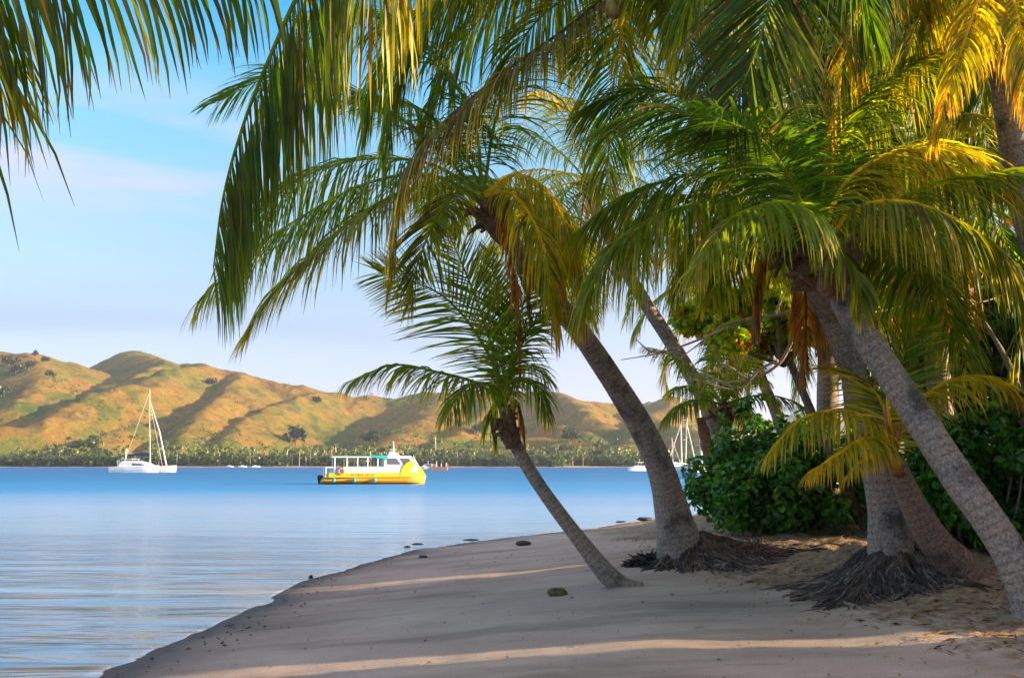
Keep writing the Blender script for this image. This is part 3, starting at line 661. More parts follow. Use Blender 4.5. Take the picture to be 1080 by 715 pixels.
# --- C: palm whose crown hangs in over the top of the picture
cC = at(672, -30, 11.5)
zb = gz1(6.9, 8.5)
tC, SC_ = palm(None, None, 'tall dark palm from behind the hedge whose coconuts show at the top edge', GP,
      world=[(*at(873, 585, 16.5), .24), (*at(873, 500, 16.5), .2), (*at(873, 430, 16.5), .18), (*at(872, 340, 16.4), .165), (*at(862, 240, 16), .155), (*at(828, 130, 15), .15), (*at(765, 40, 13.5), .14), (*at(705, -6, 12.2), .13), (*cC, .11)])
YC = 11.5; crown_bits(tC, cC, (-.8, .2, .5), 0.16, 14)
for q in ((648, 8, 11.1), (640, 2, 11.35), (655, -6, 11.0), (676, -10, 11.2)): coconut(tC, at(*q), 0.115)
f = lambda *a, **k: frond(tC, *a, **k)
f([(668, -28, YC), (600, 28, YC-.4), (520, 85, YC-.7), (450, 148, YC-.9), (424, 205, YC-.95), (412, 292, YC-.95)], 'greyed', L_=0.95, droop=1.0, n=110, wid=.032)
f([(668, -28, YC), (600, -50, YC-.1), (520, -40, YC-.2), (455, 10, YC-.3), (420, 80, YC-.3), (408, 150, YC-.3)], 'green', L_=1.0, droop=.9, n=100, wid=.036, tipw=.2)
f([(668, -28, YC), (600, -40, YC+.1), (525, -35, YC+.1), (455, 0, YC), (405, 65, YC), (385, 135, YC)], 'green', L_=1.05, droop=.95, n=110, wid=.04, tipw=.12)
f([(668, -28, YC), (610, -30, YC+.9), (545, -10, YC+1.3), (490, 40, YC+1.5), (455, 110, YC+1.5), (440, 165, YC+1.5)], 'green', L_=1.0, droop=.9, n=110, wid=.04, tipw=.12)
f([(668, -28, YC), (600, -62, YC+1.6), (520, -60, YC+2.1), (450, -30, YC+2.4), (410, 20, YC+2.5)], 'green', L_=1.1, droop=.95, n=100, wid=.04, tipw=.12)
f([(668, -28, YC), (600, -90, YC+.5), (500, -80, YC+.9), (440, -40, YC+1.1), (400, 30, YC+1.3)], 'yellow', L_=1.0, droop=1.0, n=85)
f([(668, -28, YC), (655, -5, YC+.8), (632, 30, YC+1.5), (600, 80, YC+2.0)], 'lime', L_=.7, droop=.6, n=60)
f([(668, -28, YC), (610, -10, YC+.9), (560, 30, YC+1.5), (520, 100, YC+1.9)], 'lime', L_=1.0, droop=.8, n=80)
f([(668, -28, YC), (700, 0, YC-.5), (730, 50, YC-.9), (745, 110, YC-1.1)], 'green', L_=.9, droop=.7, n=80)
f([(668, -28, YC), (660, 0, YC), (655, 50, YC+.2), (665, 95, YC+.4), (685, 112, YC+.5)], 'gold', L_=0.35, droop=1.0, n=30)
auto_fronds(tC, cC, 9, 3.8, ['green', 'lime'], az0=-.4, az1=3.6, e0=80, e1=5, L_=1.0, skip=lambda P: False)

# --- D: near palm arching over the camera; N: second one to the left
def overhead(c, base, mid, label, **k):
    return palm(None, None, label, GP, world=[(*base, gz1(*base)-.1, .2), (base[0]*1.05, base[1]+.4, 2.3, .15), (*mid, .125), (*c, .11)])
cD = np.array([0.1, 5.6, 6.3])
tD, SD = overhead(cD, (3.9, -3.2), (2.6, 1.6, 5.6), 'near palm arching overhead, one long frond hanging down left of centre')
crown_bits(tD, cD, (-.5, .5, .5), .15, 12)
f = lambda *a, **k: frond(tD, *a, **k)
PD = [cD]+[at(*q) for q in ((372, -110, 5.8), (318, -12, 5.9), (290, 48, 5.95), (258, 128, 6.0), (236, 205, 6.0), (225, 282, 6.0))]
def wfrond(t, P, style, **k):
    a = dict(STY[style]); a.update(k); return frond_geo(np.array(P), **a).build('frond', M_frond, t)
wfrond(tD, PD, 'olive', L_=1.0, droop=.85, n=120, wid=.026, tip='lime', c1='green', sides=(1,), side=np.array([1.0, -.15, -.1]), ang=(44, 22), lift=.05)
wfrond(tD, [p+np.array([0.04, .1, 0.02]) for p in PD], 'olive', L_=0.95, droop=.9, n=110, wid=.026, tip='lime', c1='green', sides=(1,), side=np.array([.8, .6, -.1]), ang=(38, 20), lift=.05)
PD2 = [cD]+[at(*q) for q in ((420, -120, 6.4), (395, -40, 6.6), (360, 20, 6.7), (335, 60, 6.7))]
wfrond(tD, PD2, 'olive', L_=0.9, droop=1.1, n=70, wid=.036, c1='lime')
auto_fronds(tD, cD, 10, 3.2, ['olive', 'green'], az0=.9, az1=5.0, e0=80, e1=-5, L_=.9, skip=inframe)
cN = np.array([-4.3, 3.6, 4.75])
tN, SN = overhead(cN, (-1.2, -4.6), (-3.2, -.6, 4.2), 'near palm leaning over the water at far left, dark frond tips in the corner')
crown_bits(tN, cN, (-.5, .5, .5), .15, 12)
YN = 4.4
wfrond(tN, [cN]+[at(*q) for q in ((-190, -70, 4.0), (-80, -75, 4.2), (30, -62, 4.4), (120, -50, 4.5), (215, -38, 4.6), (285, -22, 4.6))], 'olive', L_=.74, droop=.85, n=74, wid=.034, side=np.array([0, .2, -1.0]), sides=(1,), ang=(66, 48), lift=.0, tip='brown', tipw=.15, c0='deep', c1='olive')
wfrond(tN, [cN]+[at(*q) for q in ((-190, -30, 3.8), (-120, -60, 3.9), (-50, -60, 4.0), (20, -40, 4.1), (80, -10, 4.2))], 'olive', L_=1.08, droop=.9, n=62, wid=.03, side=np.array([0, .1, -1.0]), sides=(1,), ang=(72, 50), lift=.0, c0='deep', c1='olive', tip='brown', tipw=.15)
wfrond(tN, [cN]+[at(*q) for q in ((-210, 20, 3.9), (-150, 0, 4.0), (-90, -5, 4.1), (-40, 20, 4.1), (-10, 60, 4.1))], 'olive', L_=1.0, droop=.95, n=50, wid=.03)
auto_fronds(tN, cN, 9, 3.0, ['olive', 'green'], az0=2.2, az1=6.2, e0=75, e1=0, L_=.9, skip=inframe)

# --- E: nearest palm at the right edge, crossing in front
hE = hit(1084, 650); YE = hE[1]
tE, SE = palm(None, [(1092, 668, YE, 44), (1084, 634, YE, 37), (1068, 589, YE+.05, 35), (1040, 545, YE+.15, 34), (1006, 498, YE+.3, 33), (968, 439, YE+.5, 32), (929, 380, YE+.7, 31), (896, 328, YE+.85, 29), (872, 280, YE+1., 27)],
      'palm with trunk slanting from the lower right corner up to the left', GP, k=30)
cE = SE[-1, :3]+np.array([0, 0, .05]); YC = cE[1]; crown_bits(tE, cE, (-.3, 0, .9), 0.17, 24, h=0.6)
for q in ((872, 300, YC-.2), (884, 306, YC-.15), (893, 296, YC)): coconut(tE, at(*q), 0.10, M_stub)
f = lambda *a, **k: frond(tE, *a, **k)
f([(864, 268, YC), (900, 222, YC-.4), (955, 213, YC-.8), (1020, 238, YC-1.1), (1068, 280, YC-1.2), (1085, 330, YC-1.2)], 'orange', L_=0.72, droop=1.05, n=85)
f([(864, 265, YC), (890, 195, YC+.2), (945, 160, YC+.4), (1015, 160, YC+.5), (1062, 200, YC+.5)], 'yellow', L_=0.72, droop=.8, n=80)
f([(862, 262, YC), (838, 200, YC-.6), (805, 150, YC-1.0), (762, 128, YC-1.3), (700, 118, YC-1.4), (640, 135, YC-1.5)], 'deep', L_=0.8, droop=.55, n=90)
f([(864, 265, YC), (905, 235, YC+.7), (950, 250, YC+1.2), (985, 300, YC+1.4)], 'lime', L_=0.7, droop=1.0, n=70)
f([(862, 265, YC), (868, 200, YC+.5), (880, 130, YC+.9), (900, 70, YC+1.2)], 'deep', L_=0.8, droop=.5, n=70)
f([(862, 265, YC), (842, 225, YC-1.0), (815, 215, YC-1.8), (770, 232, YC-2.3), (735, 280, YC-2.6)], 'green', L_=0.62, droop=.9, n=70)
f([(866, 270, YC), (880, 262, YC-.5), (902, 285, YC-.7), (910, 330, YC-.8)], 'olive', L_=0.4, droop=1.0, n=44)
auto_fronds(tE, cE, 5, 3.2, ['green', 'lime'], az0=-.6, az1=2.2, e0=80, e1=20, L_=.8)

# --- F: broad palm with the spreading black roots
hF = hit(945, 606); YF = hF[1]
tF, SF = palm(None, [(942, 612, YF, 58), (940, 585, YF, 48), (936, 540, YF, 40), (928, 490, YF-.05, 35), (914, 436, YF-.1, 31), (896, 380, YF-.15, 29), (874, 325, YF-.2, 28), (854, 285, YF-.3, 27), (838, 246, YF-.4, 24)],
      'thick grey palm standing on a skirt of black roots, trunk crossed by its neighbours', GP, k=32)
roots(tF, hF[:2]+np.array([0.0, 0.05]), 0.30, 1400, .95, 0.30, bias=3.85)
cF = SF[-1, :3]; YC = cF[1]; crown_bits(tF, cF, (-.3, 0, .9), 0.18, 20, h=0.6)
f = lambda *a, **k: frond(tF, *a, **k)
f([(838, 242, YC), (795, 218, YC-.4), (750, 212, YC-.7), (697, 226, YC-1.0), (648, 258, YC-1.2), (615, 318, YC-1.3)], 'lime', L_=1.0, droop=1.0, n=100)
f([(838, 242, YC), (785, 195, YC+.1), (730, 185, YC+.2), (665, 205, YC+.3), (615, 240, YC+.4)], 'green', L_=1.0, droop=.9, n=95)
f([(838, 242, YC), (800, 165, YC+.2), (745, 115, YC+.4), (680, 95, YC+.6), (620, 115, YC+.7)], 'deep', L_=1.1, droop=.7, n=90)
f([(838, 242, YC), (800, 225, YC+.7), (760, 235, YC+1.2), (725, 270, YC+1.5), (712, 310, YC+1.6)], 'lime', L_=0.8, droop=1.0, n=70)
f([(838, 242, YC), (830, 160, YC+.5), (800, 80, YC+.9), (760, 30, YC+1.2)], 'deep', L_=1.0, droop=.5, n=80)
f([(838, 242, YC), (850, 170, YC+1.0), (880, 110, YC+1.8), (930, 90, YC+2.2)], 'green', L_=1.0, droop=.7, n=80)
f([(838, 248, YC), (812, 255, YC+.1), (800, 300, YC+.15), (798, 345, YC+.15)], 'dead', L_=0.5, n=50)
f([(840, 250, YC), (846, 275, YC+.3), (850, 330, YC+.4), (848, 395, YC+.4)], 'dead', L_=0.5, n=60)
f([(842, 250, YC), (858, 265, YC+.6), (866, 320, YC+.7), (868, 380, YC+.7)], 'dead', L_=0.4, n=40)
auto_fronds(tF, cF, 6, 3.7, ['green', 'deep'], az0=-.9, az1=1.6, e0=80, e1=20, L_=.9)

# --- G: young palm with golden fronds, reddish trunk
hG = hit(1022, 606); YG = hG[1]-.0
tG, SG = palm(None, [(1034, 616, YG, 30), (1016, 600, YG, 36), (988, 573, YG-.1, 33), (965, 535, YG-.2, 27), (951, 503, YG-.3, 21), (944, 480, YG-.4, 15)],
      'young palm leaning out of the bank, reddish curved trunk and golden fronds', GP, mat=M_trunkr)
cG = SG[-1, :3]; YC = cG[1]-.0
f = lambda *a, **k: frond(tG, *a, **k)
f([(944, 482, YC), (925, 450, YC-.3), (890, 433, YC-.5), (845, 442, YC-.7), (808, 482, YC-.8)], 'gold', L_=0.42, droop=1.0, n=40, wid=.035, tip='yel')
f([(944, 482, YC), (915, 462, YC-.6), (885, 478, YC-.9), (852, 500, YC-1.1)], 'yellow', L_=0.35, droop=.9, n=36, wid=.034)
f([(944, 482, YC), (930, 425, YC+.5), (905, 398, YC+.7), (868, 388, YC+.8)], 'yellow', L_=0.5, droop=.5, n=36, wid=.035)
f([(944, 482, YC), (958, 435, YC+.3), (1000, 402, YC+.4), (1045, 398, YC+.5), (1082, 425, YC+.5)], 'yellow', L_=0.5, droop=.85, n=50, wid=.035)
f([(944, 482, YC), (945, 420, YC+.6), (955, 370, YC+.8), (972, 345, YC+.9)], 'lime', side='img', L_=0.5, droop=.3, n=44, wid=.035)
f([(944, 482, YC), (938, 440, YC-.2), (935, 410, YC-.3), (936, 392, YC-.35)], 'gold', side='img', L_=0.36, droop=.2, n=18, wid=.05, sides=(1,), ang=(95, 80), tip='yel', lift=0)
f([(944, 482, YC), (930, 475, YC-.5), (905, 490, YC-.8), (888, 510, YC-.9)], 'gold', L_=0.22, droop=.9, n=20, wid=.034)
P = MB()
for q in ([(946, 500, YC), (938, 470, YC-.12), (934, 425, YC-.14)], [(948, 500, YC), (944, 470, YC-.14), (955, 432, YC-.16)], [(944, 495, YC), (925, 468, YC-.2), (905, 455, YC-.3)]):
    p_, _ = spline(np.array([at(*a) for a in q]), 12); P.tube(p_, np.linspace(.045, .02, 12), 8)
P.build('leaf_stalks', simple('orange_stalk', (0.45, 0.17, 0.035), 0.5, noise=.3), tG, smooth=True)

# --- H: palm at upper right, sunlit trunk
tH, SH = palm(None, None, 'palm with sunlit pinkish trunk at the upper right edge, crown out of the top', GP,
      world=[(*at(1120, 480, 12)[:2], gz1(7, 12)-.1, .2), (*at(1108, 330, 12), .17), (*at(1082, 230, 11.9), .155), (*at(1067, 150, 11.8), .15), (*at(1056, 70, 11.7), .145), (*at(1040, -30, 11.5), .13)])
cH = SH[-1, :3]; YC = cH[1]; crown_bits(tH, cH, (-.2, 0, .9), .17, 14)
f = lambda *a, **k: frond(tH, *a, **k)
f([(1040, -32, YC), (985, -60, YC-.6), (925, -25, YC-1.0), (893, 50, YC-1.2), (880, 120, YC-1.2), (873, 188, YC-1.2)], 'yellow', L_=0.8, droop=1.1, n=90)
f([(1040, -32, YC), (1035, -10, YC-1.2), (1015, 50, YC-2.0), (998, 100, YC-2.3), (985, 148, YC-2.4)], 'yellow', L_=0.55, droop=1.05, n=70)
f([(1040, -32, YC), (1062, -20, YC-1.2), (1078, 40, YC-1.8), (1085, 110, YC-2.0)], 'yellow', L_=0.7, droop=1.0, n=80)
f([(1040, -32, YC), (960, -50, YC+.2), (880, -20, YC+.3), (815, 60, YC+.3), (790, 110, YC+.3)], 'green', L_=1.1, droop=.9, n=95)
f([(1040, -32, YC), (985, -20, YC+.7), (935, 40, YC+1.1), (905, 110, YC+1.3)], 'olive', L_=1.0, droop=.9, n=85)
f([(1040, -32, YC), (1000, -30, YC-.4), (970, 20, YC-.7), (955, 80, YC-.8)], 'olive', L_=.8, droop=1.0, n=80)
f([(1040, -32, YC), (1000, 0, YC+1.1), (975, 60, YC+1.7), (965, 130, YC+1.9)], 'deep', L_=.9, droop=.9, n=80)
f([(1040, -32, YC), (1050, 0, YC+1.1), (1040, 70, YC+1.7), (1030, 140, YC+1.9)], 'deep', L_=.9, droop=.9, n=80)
auto_fronds(tH, cH, 7, 3.8, ['green', 'yellow'], az0=0, az1=3.2, e0=80, e1=-10, L_=.95)

# --- O: palm above the frame right of centre, one big frond seen from below
cO = at(838, -150, 9.6)
tO, SO = palm(None, None, 'palm crown above the picture, one broad dark frond fanning down right of centre', GP,
      world=[(6.6, 5.4, gz1(6.6, 5.4)-.1, .22), (6.4, 5.8, 2.5, .16), (5.8, 7.2, 5.0, .14), (4.2, 8.6, 6.9, .12), (*cO, .11)])
crown_bits(tO, cO, (-.5, .3, .6), .16, 12)
f = lambda *a, **k: frond(tO, *a, **k)
f([(838, -150, 9.6), (826, -60, 9.0), (813, 0, 8.7), (795, 60, 8.5), (768, 122, 8.4)], 'deep', side='img', L_=1.1, droop=.35, n=70, wid=.042, lift=-.1, ang=(52, 22), c1='olive', pet=.2)
f([(838, -150, 9.6), (770, -90, 9.6), (735, -20, 9.5), (715, 45, 9.5)], 'green', L_=1.0, droop=.8, n=80)
f([(838, -150, 9.6), (880, -90, 9.2), (905, -20, 9.0), (915, 30, 9.0)], 'deep', L_=1.0, droop=.9, n=80)
f([(838, -150, 9.6), (760, -120, 10.2), (700, -60, 10.6), (690, 10, 10.8)], 'green', L_=1.0, droop=.8, n=80)
f([(838, -150, 9.6), (880, -110, 10.2), (940, -60, 10.6), (970, 10, 10.8)], 'olive', L_=1.0, droop=.9, n=80)
auto_fronds(tO, cO, 8, 3.6, ['green', 'deep'], az0=.6, az1=3.9, e0=80, e1=0, L_=.95, skip=inframe)

# --- farther palms
def far_palm(pix, label, nf, length, style, L_=.9, seed=1, dead=4, e1=-35, bend=70, az0=0., az1=2*pi, n=46):
    rg = np.random.default_rng(seed)
    b_ = at(*pix[0][:3])
    t, S = palm(None, pix, label, GP, k=16, rings=.8)
    c = S[-1, :3]; crown_bits(t, c, unit(S[-1, :3]-S[-4, :3]), .15, 12, rng=rg)
    auto_fronds(t, c, nf, length, style, L_=L_, rng=rg, n=n, seg=4, wid=.04, e1=e1, bend=bend, az0=az0, az1=az1)
    if dead: auto_fronds(t, c-np.array([0, 0, .2]), dead, length*.6, 'dead', L_=.5, rng=rg, n=36, seg=4, e0=-30, e1=-60, bend=50, droop=1.2)
    return t
far_palm([(765, 560, 22, 24), (760, 480, 22, 18), (750, 440, 21.9, 17), (736, 408, 21.7, 16), (705, 357, 21.5, 15), (676, 312, 21.2, 14), (650, 266, 21, 13), (618, 190, 21, 12)], 'slim far palm behind the leafy hedge, dark trunk slanting left against the sky', 15, 3.9, ['lime', 'yellow', 'lime'], seed=3)
tL = far_palm([(776, 560, 20, 20), (768, 500, 20, 17), (764, 460, 20, 14), (763, 428, 20, 12)], 'short palm rising beside the slim far palm, with upright green fronds', 9, 2.0, ['green', 'lime'], L_=.5, seed=4, dead=0, e1=15, bend=60)
tK = far_palm([(846, 560, 24, 16), (838, 500, 24, 14), (820, 440, 24, 12), (803, 398, 24, 11), (790, 350, 24, 10), (785, 300, 24, 9)], 'thin leaning palm in the gap between hedge and grey trunks', 14, 3.4, ['yellow', 'green'], seed=5, dead=4)
frond(tK, [(785, 300, 23.9), (798, 322, 23.2), (795, 370, 22.9), (786, 432, 22.9)], 'gold', L_=.75, droop=1.1, n=50, wid=.045)
frond(tK, [(785, 300, 23.9), (770, 318, 23.2), (757, 350, 22.9), (750, 400, 22.9)], 'lime', L_=.8, droop=1.0, n=50, wid=.045)
far_palm([(1000, 580, 15.5, 30), (995, 480, 15.5, 26), (990, 400, 15.5, 24), (984, 330, 15.5, 22), (978, 270, 15.5, 20), (970, 215, 15.5, 18)], 'palm behind the young golden one, trunk wrapped in dead fronds', 16, 3.6, ['deep', 'olive', 'green'], seed=7, dead=10)
far_palm([(1036, 560, 20, 24), (1020, 480, 20, 20), (1004, 400, 20, 18), (1010, 300, 20, 16), (1030, 180, 20, 14), (1040, 90, 20, 13)], 'slender dark palm far back among the grove at right', 16, 4.2, ['deep', 'green'], seed=8)
far_palm([(930, 560, 22, 24), (925, 440, 22, 20), (930, 320, 22, 18), (938, 200, 22, 16), (935, 60, 22, 14)], 'tall dark palm rising out of the grove behind the two crossing trunks', 18, 4.4, ['deep', 'green'], seed=9)

# broken stub beside the far palm
mb = MB(); p_, _ = spline(np.array([at(757, 500, 19.5), at(748, 478, 19.5), at(741, 450, 19.5), at(739, 440, 19.5)]), 14); mb.tube(p_, np.linspace(.16, .09, 14)*(1+.12*np.sin(np.arange(14)*2.1)), 10)
o = mb.build('palm_stump', M_stub, smooth=True); tag(setorg(o), 'broken reddish palm stump sticking up at the left end of the hedge', 'tree stump')
mb = MB(); p_, _ = spline(np.array([at(775, 510, 19), at(785, 480, 19), at(792, 460, 19)]), 12); mb.tube(p_, np.linspace(.16, .15, 12), 10)
o = mb.build('palm_stump', M_bark, smooth=True, attr={'s': np.zeros(mb.n)}); tag(setorg(o), 'cut grey palm stump poking above the leafy hedge', 'tree stump')

# ------------------------------------------------------------------ broad-leaved plants
def leaves(cent, rad, n, size, cols, rng, up=0.3, shell=0.55, asp=0.55, fold=0.25, out=0.6):
    """n leaves scattered in ellipsoid clumps. cent (m,3), rad (m,3)"""
    cent = np.asarray(cent, float); rad = np.asarray(rad, float); m_ = len(cent); w = rad.prod(1)**(2/3); w = w/w.sum()
    k = rng.choice(m_, n, p=w); d = unit(rng.normal(0, 1, (n, 3))); r = shell+(1-shell)*rng.random(n)**.6; r = np.where(rng.random(n) < .25, rng.random(n), r)
    p = cent[k]+d*rad[k]*r[:, None]
    nrm = unit(d*out+np.array([0, 0, up])+rng.normal(0, .5, (n, 3)))
    a = unit(np.cross(nrm, rng.normal(0, 1, (n, 3)))); a = unit(a+np.array([0, 0, -.15])); b_ = np.cross(nrm, a)
    s = size*rng.uniform(.65, 1.25, n)[:, None]
    tipd = a*s; sd = b_*s*asp*.5; fd = nrm*s*fold*.5
    V = np.stack([p, p+tipd*.45+sd+fd*.6, p+tipd, p+tipd*.45-sd+fd*.6, p+tipd*.75+sd*.85+fd*.4, p+tipd*.75-sd*.85+fd*.4], 1)   # 6 verts
    idx = np.arange(n*6).reshape(n, 6)
    Q = np.concatenate([idx[:, [0, 1, 4, 2]], idx[:, [0, 2, 5, 3]]])
    c = np.array(cols)[rng.integers(0, len(cols), n)]*rng.uniform(.7, 1.3, (n, 1))
    cl = (0.8+0.4*rng.random(m_))[k][:, None]
    C = np.repeat((c*cl)[:, None, :], 6, 1).reshape(-1, 3)
    return V.reshape(-1, 3), Q, C
BUSHC = [(0.04, 0.16, 0.016), (0.06, 0.21, 0.02), (0.07, 0.22, 0.02), (0.03, 0.09, 0.014), (0.16, 0.28, 0.02), (0.05, 0.19, 0.02)]
def bush(px0, px1, pytop, pybot, Y, label, n=5200, depth=1.2, seed=1, size=.15, cols=BUSHC, group='leafy shore shrubs', name='leafy_shrub'):
    rg = np.random.default_rng(seed)
    cx = (px0+px1)/2; b_ = at(cx, pybot, Y); top = at(cx, pytop, Y); w = (px1-px0)*Y/1050
    z0 = gz1(b_[0], Y); t = thing(name, (b_[0], Y, z0), label, 'shrub', group)
    h = top[2]-z0; m_ = 34; cc = []; rr = []
    for i in range(m_):
        u = rg.uniform(-1, 1); v = rg.uniform(-1, 1); hh = (0.15+.75*rg.random())*(1-.35*u*u-.25*v*v)
        cc.append((b_[0]+u*w*.42, Y+v*depth*.45, z0+h*hh)); r = rg.uniform(.14, .26)*min(h, w); rr.append((r, r, r*.8))
    for i in range(16):                                       # stray shoots round the outline
        u = rg.uniform(-1, 1); cc.append((b_[0]+u*w*.52, Y+rg.uniform(-.5, .5)*depth, z0+h*(1.0-.45*u*u)*rg.uniform(.7, 1.12))); rr.append((.10, .10, .13))
    V, Q, C = leaves(cc, rr, int(n*1.25), size*.85, cols, rg, up=.5, asp=.62)
    V[:, 2] = np.maximum(V[:, 2], z0-.3+.0*V[:, 2]); mk('foliage', V, Q, M_leaf, t, col=C)
    mb = MB()
    for i in range(18):
        c = cc[i]; s0 = np.array([b_[0]+rg.uniform(-.3, .3)*w, Y+rg.uniform(-.2, .2)*depth, z0-.1])
        p_, _ = spline(np.array([s0, (s0+c)/2+rg.normal(0, .08, 3), c]), 10); mb.tube(p_, np.linspace(.03, .01, 10), 5)
    mb.build('stems', M_bark, t, smooth=True, attr={'s': np.zeros(mb.n)})
    return t
bush(730, 856, 436, 578, 17.0, 'glossy dark green shrub just right of the big curved trunk', 5600, 1.8, 1)
bush(800, 930, 446, 584, 16.2, 'glossy shrub between the dark root mat and the broad grey trunk', 5200, 1.8, 2)
bush(760, 870, 500, 592, 15.9, 'low bright green shrub at the front edge of the bank, beside the roots', 3000, 1.0, 3, size=.13)
bush(955, 1050, 432, 590, 12.3, 'dark glossy shrub behind the slanting trunk at right', 5200, 1.6, 4)
bush(1020, 1110, 425, 594, 12.1, 'dark glossy shrub at the right edge of the picture', 5000, 1.6, 5)
bush(880, 980, 480, 575, 17.5, 'dark shrub filling the gap behind the broad grey trunk', 3200, 1.6, 6)

def tree(base, h, crown, label, n=9000, size=.24, cols=None, seed=1, cr=(2.4, 2.4, 2.2), name='broadleaf_tree', group='broad-leaved trees in the grove', trunk_r=.16, m_=26, clump=.36, mat=None, clear=None):
    rg = np.random.default_rng(seed); z0 = gz1(*base); t = thing(name, (*base, z0), label, 'tree', group)
    cols = cols or [(0.02, 0.06, 0.01), (0.03, 0.085, 0.012), (0.05, 0.11, 0.015), (0.015, 0.045, 0.01)]
    cc = []; rr = []
    for i in range(m_):
        d = unit(rg.normal(0, 1, 3)); q = np.array(crown)+d*np.array(cr)*rg.uniform(.35, .95)
        q[2] = max(q[2], z0+.5); cc.append(q); r = clump*min(cr)*rg.uniform(.7, 1.3); rr.append((r, r, r*.75))
    V, Q, C = leaves(cc, rr, n, size, cols, rg, up=.4)
    if clear is not None:                                     # keep the open lanes between the trees open
        ok = np.ones(len(V)//6, bool); ctr = V.reshape(-1, 6, 3).mean(1); yl = ctr[:, 1]+math.tan(SUN_AZ-pi/2)*ctr[:, 0]
        for g_, hw_, zt, zl in clear: ok &= ~((np.abs(yl-g_) < hw_+size*.4) & (ctr[:, 2] < zt) & (ctr[:, 2] > zl))
        V = V.reshape(-1, 6, 3)[ok].reshape(-1, 3); C = C.reshape(-1, 6, 3)[ok].reshape(-1, 3); nn = int(ok.sum())
        idx = np.arange(nn*6).reshape(nn, 6); Q = np.concatenate([idx[:, [0, 1, 4, 2]], idx[:, [0, 2, 5, 3]]])
    mk('crown', V, Q, mat or M_grove, t, col=C)
    mb = MB(); b0 = np.array([*base, z0-.1]); fork = np.array(crown)-np.array([0, 0, cr[2]*.75]); fork[2] = max(fork[2], z0+1.0)
    p_, _ = spline(np.array([b0, (b0+fork)/2+rg.normal(0, .15, 3), fork]), 16); mb.tube(p_, np.linspace(trunk_r*1.3, trunk_r*.8, 16), 12)
    for i in range(10):
        p_, _ = spline(np.array([fork-np.array([0, 0, .3]), (fork+cc[i])/2+rg.normal(0, .2, 3), cc[i]]), 12); mb.tube(p_, np.linspace(trunk_r*.55, .02, 12), 7)
    mb.build('trunk', M_bark, t, smooth=True, attr={'s': np.concatenate(mb.A)})
    return t
# the bright tree behind the crown of the right palms
YT = 15.2
cT = at(798, 342, YT)
LIMEC = [(0.34, 0.48, 0.015), (0.44, 0.52, 0.02), (0.54, 0.50, 0.02), (0.18, 0.34, 0.015)]
tT = tree((cT[0]+1.9, YT+.8), 6, cT+np.array([.4, 0, .3]), 'sea almond tree with bright yellow-green and red leaves and bare limbs behind the palms', n=15000, size=.17, cols=LIMEC*2+[(0.45, 0.05, 0.015)], seed=21, cr=(1.75, 1.1, .85), trunk_r=.07, name='sea_almond_tree', group=None, m_=22, clump=.26, mat=M_leaf)
mb = MB()
for q in ([(905, 330), (860, 322), (820, 330), (790, 336), (750, 350), (700, 372), (655, 378)], [(880, 322), (845, 350), (820, 380), (790, 400), (750, 402), (720, 396)], [(820, 380), (800, 390), (775, 410), (735, 402)],
          [(790, 400), (770, 385), (745, 392), (725, 390)], [(790, 336), (760, 345), (735, 360), (715, 378)], [(820, 330), (825, 305), (835, 285)], [(845, 350), (835, 330), (830, 305)], [(775, 410), (755, 400), (738, 396), (716, 398)],
          [(700, 372), (680, 368), (668, 360)], [(905, 330), (960, 320), (1010, 312), (1050, 300)], [(1010, 312), (1030, 300), (1040, 285)], [(1010, 312), (1035, 318), (1060, 310)]):
    P3 = np.array([at(x+RNG.normal(0, 2), y+RNG.normal(0, 2), YT-1.2+.15*i) for i, (x, y) in enumerate(q)]); p_, _ = spline(P3, 26)
    mb.tube(p_, np.linspace(.040 if len(q) > 5 else .022, .006, 26), 6)
mb.build('bare_limbs', M_branch, tT, smooth=True)
tree((11, 27), 6, at(700, 120, 27)+np.array([5.5, 0, 1]), 'yellow-green tree whose sunny leaves show behind the palm crowns', n=5000, size=.3, cols=LIMEC, seed=22, cr=(3.2, 2, 3.2), mat=M_leaf)
# dark grove behind, in the picture
LANES = [(14.9, .30, 9, -1), (8.50, .15, 5.5, -1), (9.45, .10, 3.6, -1), (17.3, 1.2, 20, 3.2)]
GRV = [((12.5, 19.5), (940, 200, 19.5), (3.0, 2.2, 4.2), 'dense dark tree behind the right-hand palm crowns'),
       ((12, 21.5), (1040, 120, 21.5), (3.2, 2.2, 4.2), 'tall dark tree filling the upper right background'),
       ((9.0, 18.5), (1075, 300, 17.5), (2.0, 1.8, 3.0), 'dark tree at the right edge behind the sunlit trunk'),
       ((8.0, 24), (870, 60, 24), (3.2, 2.2, 3.2), 'dark tree crown behind the broad hanging frond'),
       ((14, 23), (1000, 360, 23), (2.6, 2.0, 2.4), 'low dark tree behind the golden young palm')]
for i, (b_, cpx, cr, lab) in enumerate(GRV):
    c = at(*cpx); tree((c[0]+.5, c[1]+.3), 0, c, lab, n=11000, size=.24, seed=40+i, cr=cr, m_=34, clear=LANES)
# the grove right of the picture, which shades the beach; open lanes between the trees let streaks of sun through

